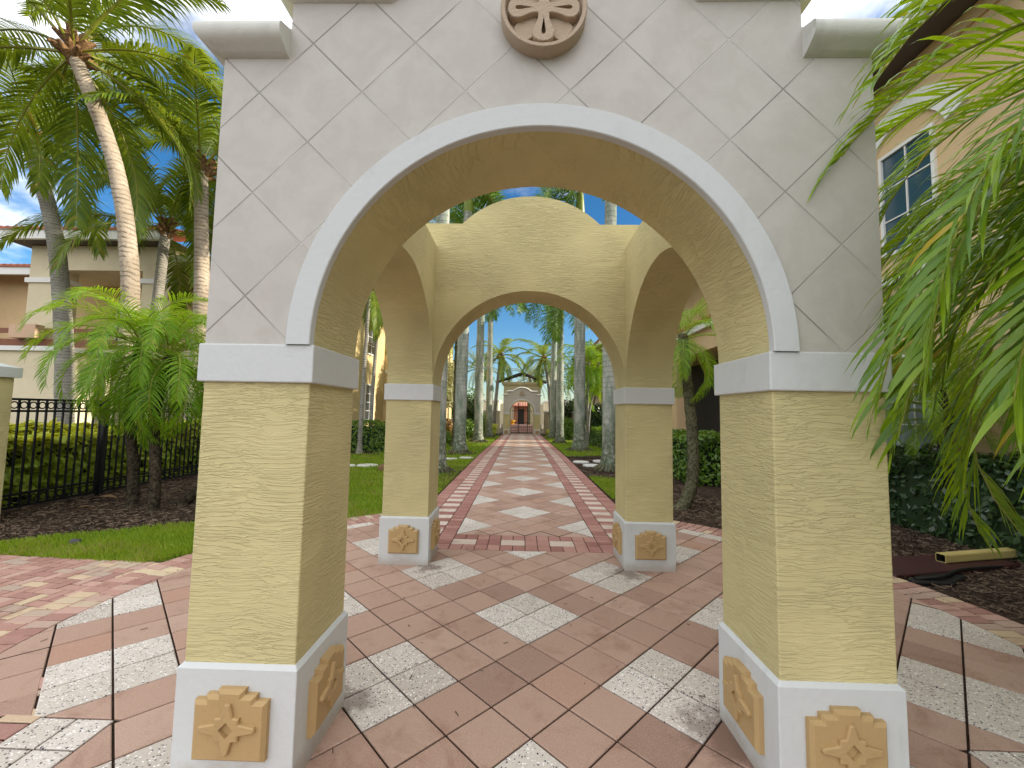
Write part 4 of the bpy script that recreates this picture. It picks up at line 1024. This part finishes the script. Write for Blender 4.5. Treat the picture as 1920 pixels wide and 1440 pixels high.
def tile_roof(parent,x0,x1,y0,y1,z0,z1,axis,mat='terracotta',pitch=.26,name='roof',barrels=True):
    """sloping barrel tile roof; eave at (y0,z0) rising to (y1,z1) when axis=='x' (eave runs along x)"""
    mb=MB()
    P=(lambda u,v,h:(u,y0+(y1-y0)*v,z0+(z1-z0)*v+h)) if axis=='x' else (lambda u,v,h:(x0+(x1-x0)*v,u,z0+(z1-z0)*v+h))
    a,b=(x0,x1) if axis=='x' else (y0,y1)
    n=int(abs(b-a)/pitch); 
    for i in range(n):
        u0=a+(b-a)*i/n; du=(b-a)/n
        K=6; prof=[(u0+du*k/K, .085*abs(SIN(PI*k/K))) for k in range(K+1)]
        for v0,v1,drop in ((0,.25,0),(.25,.5,0),(.5,.75,0),(.75,1,0)):
            vs=[P(u,v0,h+.025) for u,h in prof]+[P(u,v1,h) for u,h in prof]
            mb.add(vs,[(k,k+1,K+2+k,K+1+k) for k in range(K)],0,U(0,1))
        mb.add([P(u,0,h+.025) for u,h in prof]+[P(prof[0][0],0,-.03),P(prof[-1][0],0,-.03)],[tuple(range(K,-1,-1))+(K+1,K+2)])
    return mb.build(name,mat,parent,merge=False)
def bpart(parent,name,mat,boxes,bevel=0):
    mb=MB()
    for b_ in boxes: mb.box(*b_)
    return mb.build(name,mat,parent,bevel=bevel)
# --- near right building (runs along the path)
RX=6.8
t=thing('apartment_building','sand coloured two storey building with white eave gutter close on the right','building',(0,0,0))
bpart(t,'wall','wallS',[(RX,15,-9,12.2,-.1,7.95),(RX+.9,15,12.2,19.5,-.1,7.95)])
bpart(t,'wall','wallY',[(RX-.02,RX+.02,-9,8.2,-.1,.86)])
bpart(t,'soffit','soffit',[(6.22,RX+.9,-9.2,19.6,7.96,8.0)])
bpart(t,'frieze','wallS',[(RX-.05,RX-.002,-9,12.2,7.72,7.955)])
gut=MB()
gut.sweep([(6.2,-9.3,8.0),(6.2,19.7,8.0)],[(-.02,-.06),(-.09,-.05),(-.11,0),(-.11,.06),(-.14,.10),(-.14,.14),(0,.14)],[(1,0,0)]*2,[(0,0,1)]*2); gut.build('gutter','trim',t)
tile_roof(t,6.1,11.5,-9.3,19.7,8.12,10.2,'y','slatetile',.30)
fnR=lambda y0,z0:(lambda u,v,d:(RX-d,y0+u,z0+v))
for y0 in (5.72,3.2):
    wf=window(t,fnR(y0,1.12),1.0,1.6,'shutter',3,4)
bpart(t,'wall_moulding','trim',[(RX-.06,RX-.001,-9,12.2,4.10,4.26)])
for y0 in (5.5,1.5):      # upper windows with pale segmental head panel
    window(t,fnR(y0,4.7),.95,1.85,'blueglass',2,3)
    mb=MB(); n=14; R1=1.1
    outer=[(y0+R1*1.05*COS(PI*.10+PI*.80*i/n),6.25+R1*1.05*SIN(PI*.10+PI*.80*i/n)) for i in range(n+1)]
    inner=[(y0+R1*.72*COS(PI*.10+PI*.80*i/n),6.25+R1*.72*SIN(PI*.10+PI*.80*i/n)) for i in range(n,-1,-1)]
    vs=[(RX-.06,a,b_) for a,b_ in outer+inner]; N2=2*(n+1); vs+=[(RX-.001,a,b_) for a,b_ in outer+inner]
    mb.add(vs,[(i,i+1,N2-2-i,N2-1-i) for i in range(n)]+[(i,(i+1)%N2,(i+1)%N2+N2,i+N2) for i in range(N2)]); mb.build('window_head','trim',t)
# lower porch roof & doors beyond
tile_roof(t,5.95,7.7,9.6,19.6,4.80,5.4,'y','terracotta',.28,name='porch_roof')
bpart(t,'porch_fascia','trim',[(5.98,6.12,9.6,19.6,4.56,4.80)])
bpart(t,'porch_beam','wallS',[(6.15,7.7,9.7,19.5,3.85,4.79)])
bpart(t,'porch_post','wallS',[(6.15,6.55,9.7,10.15,-.1,3.85)]); bpart(t,'porch_post','wallS',[(6.15,6.55,15.0,15.45,-.1,3.85)])
bpart(t,'porch_shade_panel','dark',[(7.62,7.68,10.2,19.4,-.1,3.84)])  # dark sheet, the shade of the porch opening put into its colour
wf=window(t,lambda u,v,d:(7.60-d,12.6+u,.9+v),1.6,2.1,'glass',3,3,.09)
window(t,lambda u,v,d:(RX+.88-d,14.0+u,5.7+v),1.5,1.7,'glass',4,4,.06)
# --- right far building with balcony
t=thing('balcony_building','peach house with red tiled roof and timber balcony far on the right','building',(0,0,gz(28)))
bpart(t,'wall','wallP',[(6.8,14,26.5,40,-.3,3.5)]); bpart(t,'wall','wallL',[(7.8,14,26.5,40,3.5,6.4)])
bpart(t,'balcony_floor','trim',[(5.2,7.8,25.5,33,3.2,3.5)]); bpart(t,'balcony_beam','wallP',[(5.6,7.8,25.8,33,2.5,3.19)])
for y in (25.7,28.0,30.4,32.8): bpart(t,'balcony_post','wood',[(5.3,5.45,y-.08,y+.08,3.5,6.3)])
bpart(t,'balcony_rail','wood',[(5.32,5.42,25.8,32.7,4.35,4.43),(5.32,5.42,25.8,32.7,3.6,3.66)]+[(5.35,5.39,25.9+.25*i,25.94+.25*i,3.66,4.35) for i in range(27)])
bpart(t,'fascia','trim',[(4.9,5.05,24.8,40,6.3,6.55)])
tile_roof(t,4.85,10.5,24.8,40,6.55,8.6,'y','terracotta',.3)
window(t,lambda u,v,d:(7.79-d,29.5+u,3.9+v),1.4,1.8,'glass',2,3)
# --- left building with sunlit wall
t=thing('wall_building','yellow building whose sunlit wall carries palm shadows, seen through the left arch','building',(0,0,0))
bpart(t,'wall','wallY',[(-14,-8,16.0,21.9,-.3,7.35)]); bpart(t,'wing','wallY',[(-14,-5.4,21.9,30,-.3,7.35)])
bpart(t,'eave','trim',[(-14.4,-7.5,15.4,21.8,7.36,7.62),(-14.4,-4.9,21.4,30.4,7.625,7.85)])
bpart(t,'soffit_band','wallP',[(-8.001,-7.93,16.0,21.89,6.95,7.35)])
bpart(t,'wall_moulding','trim',[(-7.9,-5.38,21.82,21.899,3.75,3.95)])
tile_roof(t,-7.4,-11,15.4,21.3,7.63,9.2,'y','terracotta',.3)
for z in (1.15,4.55):
    window(t,lambda u,v,d:(-8+d,19.7-u,z+v),1.15,1.75,'glass',2,4,.07)
# --- far left building facing the camera
t=thing('villa','cream two storey villa with arcaded loggias behind the left palms','building',(0,0,0))
YV=15.0
bpart(t,'back_wall','wallS',[(-30,-11,YV+2.4,YV+8,-.3,8.3)])
bpart(t,'pier','wallL',[(-21.0,-19.6,YV,YV+.7,3.9,7.3)]); bpart(t,'pier','wallL',[(-16.1,-14.85,YV,YV+.7,3.9,7.3)]); bpart(t,'pier','wallL',[(-12.3,-11.2,YV,YV+.7,3.9,7.3)])
bpart(t,'pier','wallL',[(-27.5,-26,YV+1,YV+1.7,-.3,7.3)])
bpart(t,'upper_wall','wallL',[(-21.0,-14.85,YV-.003,YV+2.3,7.3,8.35),(-14.85,-11.2,YV+.003,YV+2.3,7.55,8.0)])
bpart(t,'capital','trim',[(-21.1,-19.5,YV-.08,YV+.75,6.75,6.95)]); bpart(t,'capital','trim',[(-16.2,-14.75,YV-.08,YV+.75,6.75,6.95)])
bpart(t,'fascia','trim',[(-21.6,-14.4,YV-.75,YV-.6,8.36,8.75)]); bpart(t,'soffit','soffit',[(-21.5,-14.45,YV-.6,YV+2.3,8.37,8.42)])
tile_roof(t,-21.6,-14.4,YV-.8,YV+4,8.76,10.2,'x','terracotta',.3)
bpart(t,'side_fascia','trim',[(-30,-21.65,YV+1.2,YV+1.35,7.5,7.85)]); tile_roof(t,-30,-21.65,YV+1.15,YV+5,7.86,9.0,'x','terracotta',.3,name='side_roof')
bpart(t,'porch_fascia','trim',[(-14.7,-10.9,YV-.25,YV-.1,7.62,7.9)])
bpart(t,'balcony_slab','wallL',[(-24,-11.0,YV-.3,YV+2.35,3.55,3.89)])
bpart(t,'balcony_rail','wood',[(-24,-14.9,YV-.25,YV-.17,4.55,4.75),(-24,-14.9,YV-.25,YV-.17,3.98,4.3)]); bpart(t,'planter_box','wallP',[(-20.9,-19.8,YV-.6,YV-.26,4.3,4.85)])
bpart(t,'ground_pier','wallL',[(-18.6,-17.6,YV-.2,YV+.6,-.3,3.54)]); bpart(t,'ground_pier','wallL',[(-16.2,-14.4,YV-.2,YV+.6,-.3,3.54)]); bpart(t,'ground_pier','wallL',[(-12.6,-11.6,YV-.2,YV+.6,-.3,3.54)]); bpart(t,'ground_pier','wallL',[(-22.5,-20.5,YV-.2,YV+.6,-.3,3.54)])
bpart(t,'porch_block','wallL',[(-17.2,-15.0,11.3,12.9,-.3,3.35)]); bpart(t,'porch_cap','trim',[(-17.3,-14.9,11.2,13.0,3.35,3.5)]); bpart(t,'ground_recess','wallL',[(-24,-11,YV+1.6,YV+2.0,-.3,3.54)])
window(t,lambda u,v,d:(-18.6+u,YV+2.39-d,4.4+v),1.6,2.2,'glass',2,2)
window(t,lambda u,v,d:(-13.6+u,YV+2.39-d,4.2+v),1.2,2.3,'glass',2,2)
# --- portal block and pergola roof behind far pavilion
zf=gz(40)
t=thing('portal_house','pale portal block with dark open rafter roof behind the distant arch','building',(0,0,zf))
bpart(t,'wall','wallL',[(-1.75,-1.05,37.6,38.3,0,4.75),(1.05,1.75,37.6,38.3,0,4.75),(-1.05,1.05,37.6,38.3,3.0,4.75)])
mb=MB(); mb.sweep([(-1.75,38.3,4.75),(-1.75,37.6,4.75),(1.75,37.6,4.75),(1.75,38.3,4.75)],[(0,-.3),(.08,-.25),(.2,-.08),(.22,.1),(0,.12)],[(-1,0,0),(-1,-1,0),(1,-1,0),(1,0,0)],[(0,0,1)]*4); mb.build('cornice','wallL',t)
for i in range(9):
    x=-1.9+i*.475; mb=MB(); z1=5.72-.40*abs(x); 
    mb.tube([(x,37.4,z1-.35),(x*.9,40,z1+.15)],.045,4); mb.build('rafter','trim',t)
mb=MB()
for sg in (-1,1): mb.tube([(0,37.7,5.62),(sg*2.3,37.7,4.82)],.11,4); mb.tube([(0,40,6.0),(sg*2.4,40,5.1)],.09,4)
mb.build('roof_beams','dark',t)
# gate, steps, and what stands beyond
t=thing('iron_gate','black iron gate standing in the distant portal','gate',(0,37.2,zf))
mb=MB()
for i in range(11): x=-.9+i*.18; mb.box(x-.012,x+.012,-.012,.012,.0,2.2)
mb.box(-.95,.95,-.02,.02,1.0,1.05); mb.box(-.95,.95,-.02,.02,2.1,2.15); mb.build('bars','iron',t)
mb=MB(); mb.box(-.34,-.27,-.03,.03,0,2.9); mb.box(.5,.57,-.03,.03,0,2.9); mb.build('gate_post','iron',t)
t=thing('brick_steps','flight of red brick steps beyond the distant arch','steps',(0,41,zf))
mb=MB()
for i in range(5): mb.box(-1.8,1.8,i*.35,3,-.1+i*.15+.001*i,.05+i*.15)
mb.build('treads','pathbrick',t,bevel=.01)
for i in range(5): bpart(t,'nosing','concrete',[(-1.8,1.8,i*.35-.03,i*.35-.001,.01+i*.15,.052+i*.15)])
t=thing('fountain_house','terracotta kiosk with arched red front framed by the distant arch','building',(0,48,zf+.6))
bpart(t,'wall','redwall',[(-.95,.75,0,2,0,2.1)]); bpart(t,'side_wall','wallL',[(-2.6,-.952,.3,1.8,0,2.4),(.752,2.6,.3,1.8,0,2.4)]); tile_roof(t,-1.2,1.0,-.4,2,2.1,2.7,'x','terracotta',.3); bpart(t,'doorway','dark',[(-.45,.3,-.02,.0,0,1.8)])
mb=MB(); n=20; prof=[(.22,0),(.36,.1),(.45,.45),(.48,.5),(.42,.5)]
vs=[(r*COS(2*PI*i/n),r*SIN(2*PI*i/n),z) for i in range(n) for r,z in prof]; mb.add(vs,[(i*5+k,((i+1)%n)*5+k,((i+1)%n)*5+k+1,i*5+k+1) for i in range(n) for k in range(4)])
o=mb.build('flower_pot','yellowpot',smooth=50); o.location=(-1.15,43.6,zf+.65); tag(o,'yellow glazed pot at the top of the brick steps','pot')
# far pale garden walls and houses beyond
t=thing('garden_wall','low white garden wall with capped posts left of the distant arch','wall',(-7,38,zf)); bpart(t,'wall','wallL',[(-6,4.9,0,.3,-.3,2.0)]); bpart(t,'cap','trim',[(-6,4.95,-.05,.35,2.0,2.12)])
t=thing('garden_wall','low white garden wall with capped posts right of the distant arch','wall',(7,38,zf)); bpart(t,'wall','wallL',[(-4.9,6,0,.3,-.3,2.0)]); bpart(t,'cap','trim',[(-4.95,6,-.05,.35,2.0,2.12)])
t=thing('far_house','cream house far behind on the left of the arch','house',(-9,52,zf)); bpart(t,'wall','wallL',[(-7,6.0,0,8,-.3,3.4)]); bpart(t,'parapet','trim',[(-7.1,6.1,-.1,8,3.4,3.6)]); window(t,lambda u,v,d:(2+u,-d,1+v),1.5,1.6)
t=thing('far_house','cream house far behind on the right of the arch','house',(9,52,zf)); bpart(t,'wall','wallL',[(-6.0,7,0,8,-.3,3.4)]); bpart(t,'parapet','trim',[(-6.1,7,-.1,8,3.4,3.6)]); window(t,lambda u,v,d:(-2+u,-d,1+v),1.5,1.6)
random.seed(77)
shrub(-5.2,36,1.6,4.6,'leafy tree left of the portal block','hedge',.18,2600,'tree',trunk=1.2,name='broadleaf_tree',clumps=10)
shrub(5.4,35.5,1.5,4.0,'leafy tree right of the portal block','hedge',.18,2400,'tree',trunk=1.2,name='broadleaf_tree',clumps=10)
shrub(-6.6,29.5,1.8,6.4,'tall leafy tree between the yellow wing and the left palms','hedge',.18,3600,'tree',trunk=1.8,name='broadleaf_tree',clumps=12)
shrub(-3.3,24.5,.7,1.5,'mid green bush between the left royal palms','hedge',.1,1500)
shrub(3.4,26.0,.7,1.6,'mid green bush between the right royal palms','hedge',.1,1500)

# ------------------------------------------------------------------ light
SUN_EL=R_(22); SUN_AZ=R_(1)      # sun to the right (+X), slightly beyond
sd=Vector((COS(SUN_EL)*COS(SUN_AZ),COS(SUN_EL)*SIN(SUN_AZ),SIN(SUN_EL)))
sl=bpy.data.lights.new('sun','SUN'); sl.energy=5.0; sl.angle=R_(.5); sl.color=(1,.90,.74)
so=bpy.data.objects.new('sun',sl); COL.objects.link(so); so.rotation_euler=sd.to_track_quat('Z','Y').to_euler()
w=bpy.data.worlds.new('World'); scene.world=w; w.use_nodes=True; nt=w.node_tree; nt.nodes.clear(); g=N(nt)
out=g.n('ShaderNodeOutputWorld'); bg=g.n('ShaderNodeBackground'); nt.links.new(bg.outputs[0],out.inputs[0])
sky=g.n('ShaderNodeTexSky',sky_type='NISHITA'); sky.sun_disc=False; sky.sun_elevation=SUN_EL; sky.sun_rotation=R_(90)-SUN_AZ; sky.ozone_density=3.0; sky.air_density=1.0; sky.dust_density=.3
d=g.n('ShaderNodeTexCoord').outputs['Generated']; x,y,z=g.xyz(d)
inv=g.math('DIVIDE',1.0,g.math('ADD',g.math('MAXIMUM',z,0.02),.25))
cv=g.n('ShaderNodeCombineXYZ'); g.put(cv.inputs[0],g.math('MULTIPLY',x,inv)); g.put(cv.inputs[1],g.math('MULTIPLY',y,inv))
n1=g.noise(cv.outputs[0],1.5,7,.58,.25)
bias=g.math('ADD',g.math('MULTIPLY',g.math('SUBTRACT',0,y),.22),g.math('SUBTRACT',g.math('MULTIPLY',z,.52),.05))  # more unseen cloud behind the camera, added to brighten shaded fronts; more overhead
cl=g.fr(g.math('ADD',n1,bias),.50,.72)
cl=g.math('MULTIPLY',cl,g.fr(z,.0,.15))
hs=g.n('ShaderNodeHueSaturation'); hs.inputs['Saturation'].default_value=1.3; hs.inputs['Value'].default_value=1.15; nt.links.new(sky.outputs[0],hs.inputs['Color'])
col=g.mix(cl,hs.outputs[0],(13.5,13.6,14.2))
nt.links.new(col,bg.inputs[0]); bg.inputs[1].default_value=.10
vs=scene.view_settings; vs.view_transform='Standard'; vs.look='None'; vs.gamma=1; vs.use_curve_mapping=False; vs.exposure=.55
scene.render.engine='CYCLES'; scene.cycles.max_bounces=8; scene.cycles.transparent_max_bounces=8
